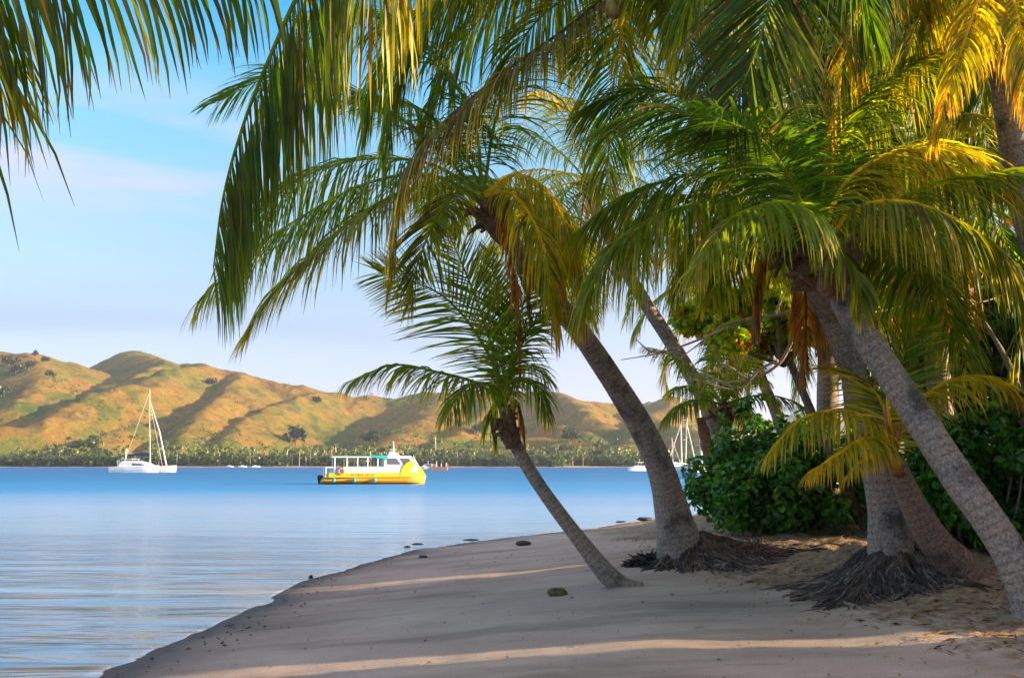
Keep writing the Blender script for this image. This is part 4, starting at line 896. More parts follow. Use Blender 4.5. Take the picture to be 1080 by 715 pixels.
SHADE = []
for r_, (x_, y0, y1, dy) in enumerate([(9.6, -13, 17, 3.0), (13.0, -14.5, 17, 3.0), (17, -13, 25, 3.6)]):
    y_ = y0
    while y_ < y1:
        if abs(y_+.105*x_-14.9) < .7: y_ -= 1.2
        if not (x_ - 2.2 < 0.53*y_ + 1.2 and y_ > 14 and r_ == 0): SHADE.append((x_, y_, dy*.75, (5.9, 6.5, 7.2)[r_]*RNG.uniform(.82, 1.15)))
        y_ += dy + (1.2 if 12.6 < y_ < 13 and r_ == 0 else 0)
for i, (x_, y_, hw, h_) in enumerate(SHADE):
    tree((x_, y_), 0, (x_, y_, h_*.5), 'dense tree of the grove just beyond the right edge of the picture', n=4600, size=.42, seed=80+i, cr=(1.7, hw, h_*.52), m_=38, clump=.55, clear=LANES, group='grove trees beyond the right edge')

# ------------------------------------------------------------------ far shore wood and hillside trees
rg = np.random.default_rng(5); mb = MB()
def clumpt(x, y, z, h, w, cols, n=70, tall=1.0):
    cc = []; rr = []
    for i in range(5):
        cc.append((x+rg.normal(0, w*.28), y+rg.normal(0, w*.28), z+h*rg.uniform(.35, .78))); r = w*.34; rr.append((r, r, r*.85*tall))
    return leaves(cc, rr, n, w*.27, cols, rg, up=.9, asp=.85)
WC = [(0.055, 0.10, 0.018), (0.09, 0.13, 0.02), (0.14, 0.16, 0.022), (0.04, 0.075, 0.018), (0.18, 0.17, 0.03)]
def fpalm(x, y, z, h, mbx, nf=11):
    lean = rg.normal(0, .06, 2); top = np.array([x+lean[0]*h, y+lean[1]*h, z+h])
    mbx.tube(np.array([[x, y, z], [x+lean[0]*h*.4, y+lean[1]*h*.4, z+h*.5], top]), np.array([.28, .2, .18]), 4, C=(.28, .2, .14), cap=False)
    for k in range(nf):
        a = rg.uniform(0, 2*pi); e = rg.uniform(-.6, 1.1); p = top.copy(); Ln = rg.uniform(2.6, 3.6); pts = [p.copy()]
        for q in range(4):
            p = p+np.array([cos(a)*cos(e), sin(a)*cos(e), sin(e)])*Ln/4; e -= .42; pts.append(p.copy())
        pts = np.array(pts); sd = np.array([-sin(a), cos(a), 0]); ww = np.array([.25, .75, .8, .55, .06])[:, None]
        V = np.concatenate([pts, pts+sd*ww-[0, 0, .35], pts-sd*ww-[0, 0, .35]]); Q = []
        for q in range(4): Q += [(q, q+1, 6+q, 5+q), (q, 10+q, 11+q, q+1)]
        c = np.array([(.13, .19, .02), (.22, .24, .025), (.36, .32, .035), (.07, .12, .015)][rg.integers(0, 4)])*rg.uniform(.8, 1.2)
        mbx.add(V, Q, None, c)
def front_y(x): return 668+10*fbm(x/90, x*0+3, 51, 3)
for x in np.arange(-470, 400, 3.1):
    for row in range(7):
        if rg.random() < .14: continue
        xx = x+rg.normal(0, 1.5); fy = float(front_y(np.array([xx]))[0]); y = fy+9+row*rg.uniform(6, 11)+rg.normal(0, 2); z = max(hill_z(xx, y)-.4, .6)
        pz = .45 if -250 < xx < -20 else .18
        if rg.random() < pz*(1 if row < 5 else .6): fpalm(xx, y, z, rg.uniform(8, 13), mb)
        else:
            h = rg.uniform(6, 11)*(1-.05*row); V, Q, C = clumpt(xx, y, z-1, h, rg.uniform(6, 10), [WC[rg.integers(0, 5)]]*2+WC[:2]); mb.add(V, Q, None, C)
for i in range(3200):                                          # scrub thinning out up the slopes
    xx = rg.uniform(-470, 400); y = rg.uniform(700, 1180); z = hill_z(xx, y)
    if vnoise(np.array([xx/45.]), np.array([y/45.]), 12)[0] < .05+.16*min(1, (y-760)/200) or z > 125: continue
    h = rg.uniform(1.6, 5)*(1 if y < 850 else .75); V, Q, C = clumpt(xx, y, z-.6, h, h*1.5, WC[:2]+WC[3:4], n=16); mb.add(V, Q, None, C)
o = mb.build('far_shore_wood', M_leaf); o['kind'] = 'stuff'; o['label'] = 'belt of coconut palms and trees along the far shore'
def hill_tree(px, py, lab, h=9, w=8, col=WC, n=260, nm='hillside_tree'):
    d = ray(px, py); tt = 690.0
    while tt < 1500:
        p = C0+d*tt
        if p[2] <= hill_z(p[0], p[1]): break
        tt += 1.5
    z = hill_z(p[0], p[1]); t = thing(nm, (p[0], p[1], z-.3), lab, 'tree', 'trees standing out on the hills')
    rg2 = np.random.default_rng(int(px*7+py)); cc = [(p[0]+rg2.normal(0, w*.22), p[1]+rg2.normal(0, w*.22), z+h*rg2.uniform(.45, .85)) for _ in range(9)]
    V, Q, C = leaves(cc, [(w*.26, w*.26, w*.2)]*9, n, w*.2, col, rg2, up=.7, asp=.8); mk('crown', V, Q, M_leaf, t, col=C)
    m2 = MB(); m2.tube(np.array([[p[0], p[1], z-.5], [p[0]+.2, p[1], z+h*.3], [p[0]-.1, p[1], z+h*.7]]), np.array([.5, .4, .2]), 7); m2.build('trunk', M_bark, t, attr={'s': np.zeros(m2.n)})
HC = [(0.045, 0.06, 0.025), (0.06, 0.075, 0.025), (0.03, 0.05, 0.02)]
for (px, py, h, w, lab) in [(10, 388, 13, 14, 'dark tree at the far left on the upper slope of the left hill'), (16, 396, 11, 13, 'round dark tree just below the topmost tree on the left hill'), (38, 378, 11, 7, 'narrow dark tree poking above the crest of the left hill'),
        (48, 384, 8, 8, 'small tree just right of the narrow crest tree on the left hill'), (30, 392, 10, 11, 'dark tree in the middle of the cluster on the left hill'), (52, 400, 9, 9, 'lone round tree on the right shoulder of the left hill'),
        (4, 420, 12, 16, 'wide dark thicket tree low on the left hill'), (335, 425, 7, 10, 'small dark tree high on the slope left of the palm frond tip'), (312, 470, 17, 17, 'large grey-green tree at the foot of the shaded slope above the palm belt'),
        (395, 470, 12, 14, 'tree above the palm belt left of the small palm trunk'), (505, 460, 12, 12, 'tree on the slope between the small palm crown and the tan mound'), (602, 468, 13, 14, 'dark tree standing above the shore belt left of the big trunk'), (222, 405, 5, 12, 'low dark bush high on the middle hill')]:
    hill_tree(px, py, lab, h, w, HC)

# ------------------------------------------------------------------ boats
def placer(px, py_water, Y, yaw=0.0, x_local=0.0):
    """local frame: +x along the hull to the bow, y across, z up from the waterline"""
    b_ = at(px, py_water, Y); o = np.array([b_[0], Y, 0.0]); c, s = cos(yaw), sin(yaw)
    def xf(V):
        V = np.asarray(V, float); x = V[:, 0]-x_local
        return np.stack([o[0]+c*x-s*V[:, 1], o[1]+s*x+c*V[:, 1], V[:, 2]], 1)
    return o, xf
def hull(L0, L1, beam, depth, free, bow=.25, n=16, sheer=.12, flat=False, stern=.85):
    """closed lofted hull with a pointed bow at x=L1"""
    mb = MB(); xs = np.linspace(0, 1, n); R_ = []
    for u in xs:
        w = beam/2*(stern+(1-stern)*min(1, u/.3))*(1 if u < 1-bow else max(0.02, 1-((u-(1-bow))/bow)**2.2))
        x = L0+(L1-L0)*u; zt = free*(1+sheer*u*u); k = .75+.2*u
        R_.append([(x, -w, zt), (x, -w*.97, zt*.5), (x-(.25*u)*depth, -w*k*.9, 0), (x-(.5*u)*depth, -w*.35, -depth), (x-(.5*u)*depth, w*.35, -depth), (x-(.25*u)*depth, w*k*.9, 0), (x, w*.97, zt*.5), (x, w, zt)])
    V = np.array(R_).reshape(-1, 3); Q = []
    for i in range(n-1):
        for j in range(8): Q.append((i*8+j, i*8+(j+1) % 8, (i+1)*8+(j+1) % 8, (i+1)*8+j))
    T = [(0, j+1, j) for j in range(1, 7)]+[((n-1)*8, (n-1)*8+j, (n-1)*8+j+1) for j in range(1, 7)]
    return mb.add(V, Q, T)
def bar(mb, a, b_, r=.03, k=6): return mb.tube(np.array([a, b_], float), np.array([r, r]), k)

# yellow sightseeing boat
YB_ = 97.0; o, xf = placer(336, 510, YB_, R(15)); S_ = YB_/1050
t = thing('tour_boat', o, 'yellow and white sightseeing boat with open roofed deck, moored on the blue water', 'boat')
def X_(px): return (px-336)*S_
def Z_(py): return (510.3-py)*S_
B = 1.55
def part(nm, fn, mat, par=t, smooth=False):
    m_ = MB(); fn(m_); return m_.build(nm, mat, par, smooth=smooth, xf=xf)
hb = hull(X_(339), X_(448.5), B*2, .35, Z_(503.6), bow=.2, sheer=0.05, n=22); hb.build('hull', M_org, t, xf=xf)
hb = hull(X_(338.6), X_(447), B*2+.03, .3, Z_(508.9), bow=.2, sheer=0, n=22); hb.build('boot_stripe', M_blk, t, xf=xf)
hb = hull(X_(345), X_(447), B*2-.06, .0, .42, bow=.19, sheer=0.0, n=20); V0 = np.vstack(hb.V); 
def band(z0, z1, x0, x1, dy=0, mbx=None, bow=.2, n=20):
    m_ = mbx or MB(); xs = np.linspace(x0, x1, n)
    for sgn in (-1, 1):
        V = []
        for x in xs:
            u = (x-X_(339))/(X_(448.5)-X_(339)); w = (B+dy)*(1 if u < 1-bow else max(.02, 1-((u-(1-bow))/bow)**2.2))
            for y in (w, w-.08):
                V += [(x, sgn*y, z0), (x, sgn*y, z1)]
        V = np.array(V); Q = []
        for i in range(n-1):
            a = i*4; b_ = a+4
            Q += [(a, b_, b_+1, a+1), (a+2, a+3, b_+3, b_+2), (a+1, b_+1, b_+3, a+3)]
        m_.add(V, Q)
    return m_
band(Z_(503.2), Z_(498.6), X_(345), X_(446)).build('gunwale', M_yel, t, xf=xf)
band(Z_(503.7), Z_(503.1), X_(341), X_(447), .03).build('rub_rail', M_blk, t, xf=xf)
# sloping yellow nose
def nose(m_):
    prof = [(X_(419), Z_(499)), (X_(421), Z_(494)), (X_(425), Z_(488.5)), (X_(429), Z_(486.5)), (X_(437), Z_(488.8)), (X_(441), Z_(492.6)), (X_(445), Z_(497)), (X_(449), Z_(502)), (X_(448), Z_(504.5)), (X_(419), Z_(504.5))]
    n = len(prof); ws = []
    for x, z in prof:
        u = (x-X_(339))/(X_(448.5)-X_(339)); ws.append(B*1.01*(1 if u < .8 else max(.22, 1-((u-.8)/.2)**2.6*.78)))
    V = [(x, -w, z) for (x, z), w in zip(prof, ws)]+[(x, w, z) for (x, z), w in zip(prof, ws)]
    Q = [(i, (i+1) % n, n+(i+1) % n, n+i) for i in range(n)]; T = [(n-1, i+1, i) for i in range(n-2)]+[(2*n-1, n+i, n+i+1) for i in range(n-2)]
    m_.add(V, Q, T)
part('bow_cover', nose, M_yel)
band(Z_(498.5), Z_(492.4), X_(360), X_(419), -.05).build('bulwark', M_white, t, xf=xf)
part('deck', lambda m_: m_.box(X_(341), X_(420), -B+.1, B-.1, Z_(503.0), Z_(502.4)), M_offw)
def cabin(m_, dy=0.0):
    m_.prism([(X_(402), Z_(498)), (X_(402), Z_(482)), (X_(405), Z_(480.8)), (X_(430), Z_(480.8)), (X_(438), Z_(489.2)), (X_(438), Z_(498))], -B*.92-dy, B*.92+dy)
cb = part('wheelhouse', cabin, M_white)
for sg in (-1, 1):
    part('side_window', lambda m_: m_.prism([(X_(405.5), Z_(490)), (X_(404.5), Z_(483.5)), (X_(415), Z_(483.5)), (X_(420), Z_(490))], sg*B*.92-.012, sg*B*.92+.012), M_glass, cb)
    part('side_window', lambda m_: m_.prism([(X_(422.5), Z_(490)), (X_(418), Z_(483.5)), (X_(428), Z_(483.5)), (X_(434), Z_(490))], sg*B*.92-.012, sg*B*.92+.012), M_glass, cb)
def wind(m_):
    n_ = np.array([Z_(480.8)-Z_(494.5), X_(443)-X_(430)]); n_ = n_/np.hypot(*n_)*.02; a = np.array([X_(431.5), Z_(482.3)]); b_ = np.array([X_(440.5), Z_(491.7)])
    p = [tuple(a+n_), tuple(b_+n_), tuple(b_-n_), tuple(a-n_)]; m_.prism(p, -B*.8, -.05); m_.prism(p, .05, B*.8)
part('windscreen', wind, M_glass, cb)
part('boarding_pole', lambda m_: bar(m_, (X_(439), -B*.8, Z_(492)), (X_(433), -B*.8, Z_(481)), .03), M_offw, cb)
rf = part('roof', lambda m_: m_.box(X_(348), X_(405), -B*.97, B*.97, Z_(482.7), Z_(481.6)), M_white)
part('roof_awning', lambda m_: m_.prism([(X_(386), Z_(481.55)), (X_(388), Z_(480.6)), (X_(405), Z_(480.6)), (X_(405.3), Z_(485)), (X_(395), Z_(482.9))], -B*.99, B*.99), M_teal)
part('roof_trim', lambda m_: m_.box(X_(350), X_(386), -B*.985, B*.985, Z_(481.55), Z_(481.2)), M_teal)
for px in (351, 363.5, 374.5, 385, 395.5):
    for sg in (-1, 1): part('roof_post', lambda m_: m_.box(X_(px)-.055, X_(px)+.055, sg*(B-.12)-.05, sg*(B-.12)+.05, Z_(502), Z_(482.7)), M_white)
def rail(m_):
    for sg in (-1, 1):
        bar(m_, (X_(342), sg*(B-.15), Z_(503)), (X_(342), sg*(B-.15), Z_(493)), .06); bar(m_, (X_(342), sg*(B-.15), Z_(493)), (X_(351), sg*(B-.15), Z_(493)), .05); bar(m_, (X_(350), sg*(B-.15), Z_(503)), (X_(350), sg*(B-.15), Z_(493)), .05)
    bar(m_, (X_(342), -B+.15, Z_(493)), (X_(342), B-.15, Z_(493)), .05)
part('stern_rail', rail, M_white)
for px in (366, 372, 378, 384, 390, 396):
    for yy in (-.75, .75):
        part('bench', lambda m_: (m_.box(X_(px)-.2, X_(px)+.2, yy-.4, yy+.4, Z_(498), Z_(497.2)), m_.box(X_(px)-.22, X_(px)-.14, yy-.4, yy+.4, Z_(497.2), Z_(492)), m_.box(X_(px)-.05, X_(px)+.05, yy-.05, yy+.05, Z_(502.4), Z_(498))), M_offw)
def ring(m_):
    th = np.linspace(0, 2*pi, 25); m_.tube(np.stack([X_(357.5)+.26*np.cos(th), th*0-B-.08, Z_(497)+.26*np.sin(th)], 1), np.full(25, .075), 8, cap=False)
part('lifebuoy', ring, M_orr, smooth=True)
for px in (350, 371, 392):
    def fen(m_):
        th = np.linspace(0, pi, 9); m_.tube(np.stack([th*0+X_(px), th*0-B-.16, Z_(506)+.21*np.cos(th)], 1), np.maximum(.17*np.sin(th), .01), 10)
    part('fender', fen, M_teal, smooth=True)
def motor(m_):
    m_.prism([(X_(334.5), Z_(502)), (X_(336), Z_(500.8)), (X_(340), Z_(501)), (X_(340.5), Z_(504.5)), (X_(338), Z_(505.5)), (X_(337.5), Z_(511)), (X_(336), Z_(511)), (X_(336), Z_(505)), (X_(334.5), Z_(504))], -.22, .22)
part('outboard_motor', motor, M_blk)
def mast(m_):
    m_.prism([(X_(408), Z_(480.8)), (X_(410), Z_(476.5)), (X_(414), Z_(476)), (X_(421), Z_(480.8))], -.35, .35); bar(m_, (X_(414.5), 0, Z_(477)), (X_(413.5), 0, Z_(465.5)), .05); m_.box(X_(410), X_(417), -.04, .04, Z_(474.4), Z_(473.9))
part('radio_mast', mast, M_white)
part('roof_light', lambda m_: m_.box(X_(416.5), X_(419.5), -.2, .2, Z_(480.8), Z_(476.8)), M_orr)
def letters(m_):
    rr = random.Random(3); x = X_(364)
    while x < X_(391):
        w = rr.uniform(.07, .15)
        if rr.random() > .14: m_.box(x, x+w*.35, -B-.006, -B+.002, Z_(501.8), Z_(499.9)); m_.box(x+w*.35, x+w, -B-.006, -B+.002, Z_(500.5+rr.choice([0, .8])), Z_(500.0+rr.choice([0, .6])))
        x += w+.06
part('side_lettering', letters, M_blk)
# three passengers standing in the wheelhouse door and on deck are only specks: one figure
def person(px, yy, lab):
    m_ = MB(); x = X_(px); z = Z_(502.4)
    P = np.array([[x, yy, z], [x, yy, z+.45], [x, yy, z+.8], [x, yy, z+1.0], [x, yy, z+1.25], [x, yy, z+1.42], [x, yy, z+1.5], [x, yy, z+1.6], [x, yy, z+1.7]])
    m_.tube(P, np.array([.10, .12, .17, .16, .21, .12, .07, .11, .03]), 10)
    for sg in (-1, 1): m_.tube(np.array([[x+sg*.18, yy, z+1.38], [x+sg*.25, yy-.03, z+1.1], [x+sg*.2, yy-.15, z+.88]]), np.array([.06, .05, .035]), 6)
    ob = m_.build('person', M_pers, smooth=True, xf=xf); tag(setorg(ob), lab, 'person')
person(409.5, -.5, 'person standing at the wheelhouse of the yellow boat')

# catamaran at left
def catamaran(px0, pyw, Y, S, label, mir=1, yaw=0.0, heights=(87, 80), short=False, cover=M_navy):
    o, xf = placer(px0, pyw, Y, yaw); t = thing('catamaran', o, label, 'sailing boat')
    b = lambda nm, m_, mat, par=t, sm=False: m_.build(nm, mat, par, smooth=sm, xf=xf)
    x = lambda p: p*S; B2 = 3.1
    for sg in (-1, 1):
        h_ = hull(x(0), x(60 if sg > 0 else 51), 1.7, .5, x(5.6), bow=.35, sheer=.35, n=14, stern=.75); h_.V = [v+np.array([0, sg*B2, 0]) for v in h_.V]
        b('hull', h_, M_white if sg < 0 else M_offw)
    m_ = MB(); m_.box(x(6), x(38), -B2, B2, x(2.6), x(6.0)); b('bridge_deck', m_, M_white)
    m_ = MB(); m_.prism([(x(8), x(6)), (x(10), x(10.5)), (x(14), x(12.5)), (x(24), x(12)), (x(33), x(10)), (x(40), x(6))], -B2*.85, B2*.85); cbn = b('cabin', m_, M_white)
    for sg in (-1, 1):
        m_ = MB(); m_.prism([(x(22), x(7.3)), (x(22.5), x(9.6)), (x(31), x(8.8)), (x(35), x(7.3))], sg*B2*.85-.02, sg*B2*.85+.02); b('cabin_window', m_, M_glass, cbn)
    m_ = MB(); m_.box(x(9), x(22), -B2*.7, B2*.7, x(13.6), x(14.2)); [bar(m_, (x(q), s_*2, x(11)), (x(q), s_*2, x(13.7)), .05) for q in (10, 21) for s_ in (-1, 1)]; b('bimini_top', m_, M_offw)
    m_ = MB(); m_.tube(np.array([[x(36.6), 0, x(10)], [x(34.2), 0, x(50)], [x(32.6), 0, x(87)]]), np.array([.15, .12, .08]), 8); [m_.box(x(q)-.04, x(q)+.04, -1.0, 1.0, x(z_), x(z_)+.07) for q, z_ in ((35.0, 38), (34, 60))]; b('mast', m_, M_cream)
    m_ = MB(); m_.tube(np.array([[x(54), 0, x(6)], [x(45), 0, x(42)], [x(33.2), 0, x(76)]]), np.array([.17, .15, .06]), 7); b('furled_headsail', m_, M_cream)
    m_ = MB(); bar(m_, (x(50.5), -.5, x(6)), (x(33.2), 0, x(74)), .035); bar(m_, (x(14), -B2, x(8)), (x(32.7), 0, x(84)), .03); b('rigging', m_, M_offw)
    m_ = MB(); m_.tube(np.array([[x(35.8), 0, x(18.5)], [x(13.5), 0, x(19.5)]]), np.array([.10, .08]), 7); bm = b('boom', m_, M_cream)
    m_ = MB(); m_.prism([(x(35.8), x(16.6)), (x(13), x(17.6)), (x(13.5), x(19.0)), (x(28), x(20.3)), (x(35.5), x(20.6))], -.28, .28); b('sail_cover', m_, cover, bm)
    m_ = MB(); bar(m_, (x(8.2), 1.5, x(6)), (x(8.2), 1.5, x(24)), .13); m_.box(x(7.4), x(9.2), 1.2, 1.8, x(22.5), x(24.5)); b('radar_pole', m_, M_cream)
    m_ = MB(); m_.prism([(x(5.2), x(5)), (x(4.2), x(12)), (x(5.6), x(13)), (x(7.6), x(6))], -1.6, -.6); b('dinghy', m_, M_cream)
    m_ = MB(); [bar(m_, (x(q), -B2-.6, x(6.3)), (x(q), -B2-.6, x(9)), .03) for q in range(14, 50, 6)]; bar(m_, (x(14), -B2-.6, x(9)), (x(50), -B2-.6, x(9.2)), .025); b('guard_rail', m_, M_metal)
    return t
catamaran(121, 498, 235, .2238, 'white catamaran anchored at left, bare mast, navy cover over its boom')

# motor yacht behind the yellow boat
def motor_boat(px, pyw, Y, Lm, label, navy=True, yaw=0.0, mastz=5.0, flip=1):
    o, xf0 = placer(px, pyw, Y, yaw)
    def xf(V): V = np.array(V, float); V[:, 0] = V[:, 0]*flip; return xf0(V)
    t = thing('motor_boat', o, label, 'boat'); s = Lm/10.
    b = lambda nm, m_, mat, par=t: m_.build(nm, mat, par, xf=xf)
    b('hull', hull(-5*s, 5*s, 3.2*s, .4*s, 1.15*s, bow=.4, sheer=.35, n=14, stern=.9), M_white)
    m_ = MB(); m_.prism([(-3.4*s, 1.1*s), (-3.2*s, 2.2*s), (1.2*s, 2.3*s), (3.0*s, 1.3*s)], -1.25*s, 1.25*s); c_ = b('cabin', m_, M_offw)
    for sg in (-1, 1): m_ = MB(); m_.prism([(-2.8*s, 1.55*s), (-2.7*s, 2.05*s), (1.0*s, 2.1*s), (1.9*s, 1.6*s)], sg*1.25*s-.02, sg*1.25*s+.02); b('cabin_window', m_, M_glass, c_)
    m_ = MB(); m_.box(-3.3*s, .4*s, -1.3*s, 1.3*s, 3.6*s, 3.78*s); b('canopy', m_, M_navy if navy else M_white)
    for q in (-3.1, .2):
        for sg in (-1, 1): m_ = MB(); bar(m_, (q*s, sg*1.15*s, 2.2*s), (q*s, sg*1.15*s, 3.6*s), .06*s); b('canopy_post', m_, M_white)
    m_ = MB(); bar(m_, (-1.2*s, 0, 3.7*s), (-1.4*s, 0, mastz*s), .05*s); bar(m_, (-1.4*s, -.5*s, (mastz-.5)*s), (-1.4*s, .5*s, (mastz-.5)*s), .04*s); b('radio_mast', m_, M_offw)
    m_ = MB(); m_.box(-5.4*s, -4.5*s, -1.3*s, 1.3*s, .3*s, .45*s); bar(m_, (-5.2*s, 1.1*s, .3*s), (-5.2*s, 1.1*s, 1.4*s), .05*s); bar(m_, (-5.2*s, -1.1*s, .3*s), (-5.2*s, -1.1*s, 1.4*s), .05*s); b('swim_platform', m_, M_offw)
    return t
motor_boat(452, 495.5, 330, 8.4, 'white motor boat with a dark canopy, half hidden behind the bow of the yellow boat', True, R(8), 4.6, -1)
motor_boat(672, 496.5, 290, 6.6, 'small white motor boat just left of the big curved trunk', False, R(30), 5.4, -1)
# pontoon beside it
o, xf = placer(463, 495.5, 330, 0); t = thing('work_raft', o, 'low reddish raft with posts beside the navy-topped motor boat', 'raft')
m_ = MB(); m_.box(-2.8, 2.8, -1.5, 1.5, -.1, 1.1); m_.build('platform', simple('red_raft_paint', (.5, .2, .12), .6), t, xf=xf)
for q in (-2.3, -.8, .8, 2.4):
    m_ = MB(); bar(m_, (q, -1.2, 1.1), (q, -1.2, 2.2), .14); m_.build('post', M_offw, t, xf=xf)

def yacht(px, pyw, Y, Lm, mastm, label, hullmat=M_white, cover=M_navy, yaw=0.0, flip=1, rake=.02):
    o, xf0 = placer(px, pyw, Y, yaw)
    def xf(V): V = np.array(V, float); V[:, 0] = V[:, 0]*flip; return xf0(V)
    t = thing('sailing_yacht', o, label, 'sailing boat', 'yachts moored in the gap right of the big trunk'); s = Lm/10.
    b = lambda nm, m_, mat, par=t: m_.build(nm, mat, par, xf=xf)
    b('hull', hull(-5*s, 5*s, 3.1*s, .5*s, 1.1*s, bow=.5, sheer=.3, n=16, stern=.6), hullmat)
    m_ = MB(); m_.prism([(-2.6*s, 1.1*s), (-2.3*s, 1.85*s), (.8*s, 1.7*s), (2.2*s, 1.2*s)], -.95*s, .95*s); c_ = b('cabin', m_, M_offw)
    for sg in (-1, 1): m_ = MB(); m_.prism([(-1.9*s, 1.35*s), (-1.8*s, 1.65*s), (.6*s, 1.58*s), (1.0*s, 1.35*s)], sg*.95*s-.02, sg*.95*s+.02); b('cabin_window', m_, M_glass, c_)
    m_ = MB(); m_.tube(np.array([[.8*s, 0, 1.6*s], [.8*s-rake*mastm, 0, mastm]]), np.array([.13, .09])*1.5, 8); [m_.box(.8*s-.05, .8*s+.05, -.9, .9, mastm*k_, mastm*k_+.08) for k_ in (.45, .72)]; b('mast', m_, M_cream)
    m_ = MB(); m_.tube(np.array([[4.7*s, 0, 1.5*s], [.8*s-rake*mastm, 0, mastm*.93]]), np.array([.17, .06]), 7); b('furled_headsail', m_, M_cream)
    m_ = MB(); m_.tube(np.array([[.7*s, 0, 2.6*s], [-3.6*s, 0, 2.8*s]]), np.array([.22, .14]), 7); b('sail_cover', m_, cover)
    m_ = MB(); bar(m_, (-4.8*s, 0, 1.1*s), (.8*s-rake*mastm, 0, mastm), .025); bar(m_, (.5*s, -1.4*s, 1.1*s), (.8*s-rake*mastm, 0, mastm*.72), .025); b('rigging', m_, M_metal)
    return t
yacht(716, 497, 255, 13, 21, 'white sloop with the tallest mast, in the gap right of the big trunk', yaw=R(35), rake=.0)
yacht(727, 499, 220, 11, 16, 'second sloop close beside the tall-masted one', yaw=R(-30), flip=-1, rake=.05, cover=M_teal)
yacht(738, 505, 140, 7.5, 10, 'small blue and white yacht nearest the leafy hedge', M_blue, M_navy, R(50))
yacht(708, 493, 420, 10, 13, 'distant white yacht just clearing the big trunk', yaw=R(20))
yacht(748, 495, 330, 11, 14, 'white yacht mostly hidden behind the hedge', yaw=R(-10))
# far launches on the opposite beach
for i, (px, lab) in enumerate([(242, 'tiny white launch drawn up on the far beach'), (256, 'tiny launch on the far beach, second from the left'), (270, 'tiny launch on the far beach, rightmost of the three'), ]):
    o, xf = placer(px, 492.6, 652, R(10*i)); h_ = hull(-2.6, 2.6, 1.8, .2, .8, bow=.4, n=8); t = thing('launch', o, lab, 'boat', 'launches at the far beach'); h_.build('hull', M_white, t, xf=xf)
    m_ = MB(); m_.box(-1.2, .4, -.6, .6, .7, 1.3); m_.build('cabin', M_offw, t, xf=xf)

# ------------------------------------------------------------------ things on the sand
def rock(px, py, w, h, label, mat, seed, name='rock', cat='rock', group=None, sq=1.0):
    p = hit(px, py); rg = np.random.default_rng(seed); s = p[1]/1050; W = w*s/2; Hh = h*s
    nu, nv = 18, 11; V = []
    for j in range(nv):
        ph = pi*j/(nv-1)
        for i in range(nu):
            a = 2*pi*i/nu; d = np.array([cos(a)*sin(ph), sin(a)*sin(ph), cos(ph)]); V.append(d)
    V = np.array(V); q = 1+.35*fbm(V[:, 0]*1.6+seed, V[:, 1]*1.6+V[:, 2]*1.3, seed, 3); V = V*q[:, None]; V = V*np.array([W, W*.75*sq, Hh*.55])+np.array([p[0], p[1], p[2]+Hh*.38])
    Q = [(j*nu+i, (j+1)*nu+i, (j+1)*nu+(i+1) % nu, j*nu+(i+1) % nu) for j in range(nv-1) for i in range(nu)]
    o = mk(name, V, Q, mat, smooth=True); return tag(setorg(o), label, cat, group)
M_rock = simple('mossy_rock', (0.14, 0.10, 0.05), .9, noise=.6, nscale=12); M_drk = simple('dark_wet_rock', (0.035, 0.03, 0.035), .7, noise=.5, nscale=20)
rock(588, 628, 21, 9, 'brown mossy stone lying on the sand below the bent thin trunk', M_rock, 3)
rock(552, 575, 16, 5, 'flat dark stone on the sand left of the thin trunk', M_drk, 4)
for i, (px, py, w, h, lab) in enumerate([(441, 577, 14, 5, 'dark stone at the water edge, the larger of a close pair'), (430, 579, 8, 4, 'dark stone at the water edge, the smaller of a close pair'), (446, 588, 9, 3, 'dark scrap just above the paired stones at the water edge'),  
        (328, 610, 5, 4, 'small dark stone standing at the lower bend of the waterline'), (541, 564, 9, 3, 'dark stone at the waterline left of the thin trunk'), (497, 571, 18, 3, 'long dark weed scrap along the waterline'),  (655, 552, 12, 3, 'dark stone at the waterline just left of the big trunk'), (680, 549, 16, 4, 'dark driftwood heap at the waterline against the big trunk')]):
    rock(px, py, w, h, lab, M_drk, 10+i, 'shore_stone', 'stone', 'dark stones along the waterline', 1.3)
# weed heap left of the root mat
def heap(px, py, w, h, label, seed, n=160, mat=M_root):
    p = hit(px, py); s = p[1]/1050; W = w*s/2; Hh = h*s; rg = np.random.default_rng(seed); m_ = MB()
    for i in range(n):
        a = rg.uniform(0, 2*pi); r = rg.random()**.7; c = np.array([p[0]+cos(a)*r*W, p[1]+sin(a)*r*W*.6, 0]); c[2] = gz1(c[0], c[1])+Hh*(1-r)*rg.random()
        d = unit(np.array([rg.normal(), rg.normal(), rg.normal()*.35])); ln = rg.uniform(.06, .2)
        P, _ = spline(np.array([c-d*ln, c+[0, 0, .02], c+d*ln+rg.normal(0, .02, 3)]), 5); m_.tube(P, np.array([.006, .012, .012, .01, .004]), 4, cap=False)
    o = m_.build('weed_heap', mat, smooth=True); return tag(setorg(o), label, 'weed heap')
heap(680, 595, 36, 10, 'heap of black dried weed beside the root mat of the big trunk', 4, 260)
# dry roots and litter running right of palm A
heap(790, 586, 70, 14, 'tangle of reddish dry roots and twigs between the big trunk and the hedge', 6, 420, simple('dry_twigs', (.20, .11, .08), .9, noise=.4))
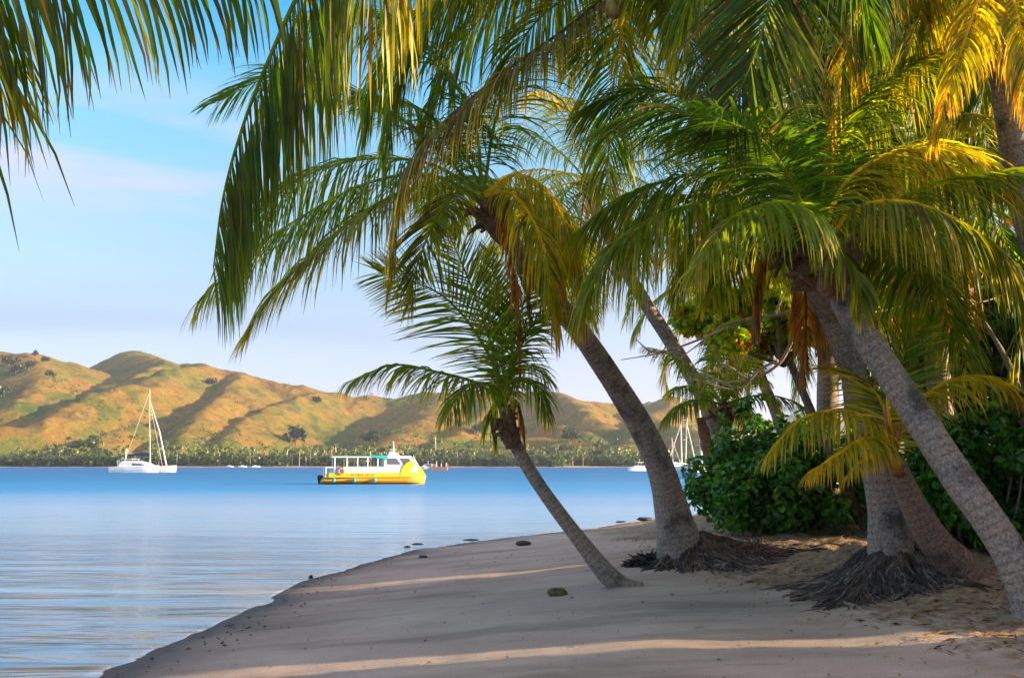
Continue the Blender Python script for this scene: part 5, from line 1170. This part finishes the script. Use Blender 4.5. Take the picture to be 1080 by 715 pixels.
# litter on the bank and specks on the beach
rg = np.random.default_rng(77); V_ = MB()
LC = [(.16, .09, .05), (.30, .16, .08), (.38, .24, .13), (.08, .05, .035), (.40, .22, .10)]
cnt = 0
while cnt < 5200:
    y = rg.uniform(4.5, 20); x = rg.uniform(-4, 8); 
    bnk = sstep(2.2, 4.6, np.array(x+.1*(y-8)))*1.0
    if rg.random() > .03+bnk*(.45+1.1*vnoise(np.array([x*.9]), np.array([y*.9]), 8)[0]): continue
    cnt += 1; z = gz1(x, y)
    if z < .06: continue
    a = rg.uniform(0, pi); s_ = rg.uniform(.012, .06)*(1 if bnk > .3 else .6); d = np.array([cos(a), sin(a), rg.normal(0, .2)]); e_ = np.array([-sin(a), cos(a), rg.normal(0, .3)])*.35
    if rg.random() < .5: e_ = e_*.3; s_ *= 1.8
    c = np.array([x, y, z+.012]); V_.add([c-d*s_, c-e_*s_+[0, 0, .006], c+d*s_, c+e_*s_+[0, 0, .01]], [(0, 1, 2, 3)], None, LC[rg.integers(0, 5)])
cnt = 0
while cnt < 330:                                             # thin wrack line just above the water
    k = rg.integers(5, 11); t_ = rg.random(); a_, b_ = SHORE[k], SHORE[k+1]; dd = unit(b_-a_); q = a_+(b_-a_)*t_+np.array([dd[1], -dd[0]])*abs(rg.normal(.45, .22))
    z = gz1(q[0], q[1])
    if z < .015 or q[1] < 6: cnt += 1; continue
    cnt += 1; a = rg.uniform(0, pi); s_ = rg.uniform(.01, .035); d = np.array([cos(a), sin(a), 0]); e_ = np.array([-sin(a), cos(a), .3])*.3
    c = np.array([q[0], q[1], z+.012]); V_.add([c-d*s_, c-e_*s_, c+d*s_, c+e_*s_+[0, 0, .012]], [(0, 1, 2, 3)], None, (.07, .05, .035))
o = V_.build('leaf_litter', M_leaf); o['kind'] = 'stuff'; o['label'] = 'dry leaf bits and twigs scattered on the sand'

# ------------------------------------------------------------------ haze
m, nt, out = newmat('haze_air'); pv = N(nt, 'ShaderNodeVolumePrincipled')
pv.inputs['Density'].default_value = 0.00013; pv.inputs['Color'].default_value = (.78, .84, 1.0, 1); pv.inputs['Anisotropy'].default_value = .3
L(nt, pv.outputs[0], out.inputs['Volume'])
USE_HAZE = True
if USE_HAZE:
    mb = MB(); mb.box(-4600, 4600, -900, 8200, -4.2, 260)
    o = mb.build('haze', m); o['kind'] = 'stuff'; o['label'] = 'thin warm haze over the bay'
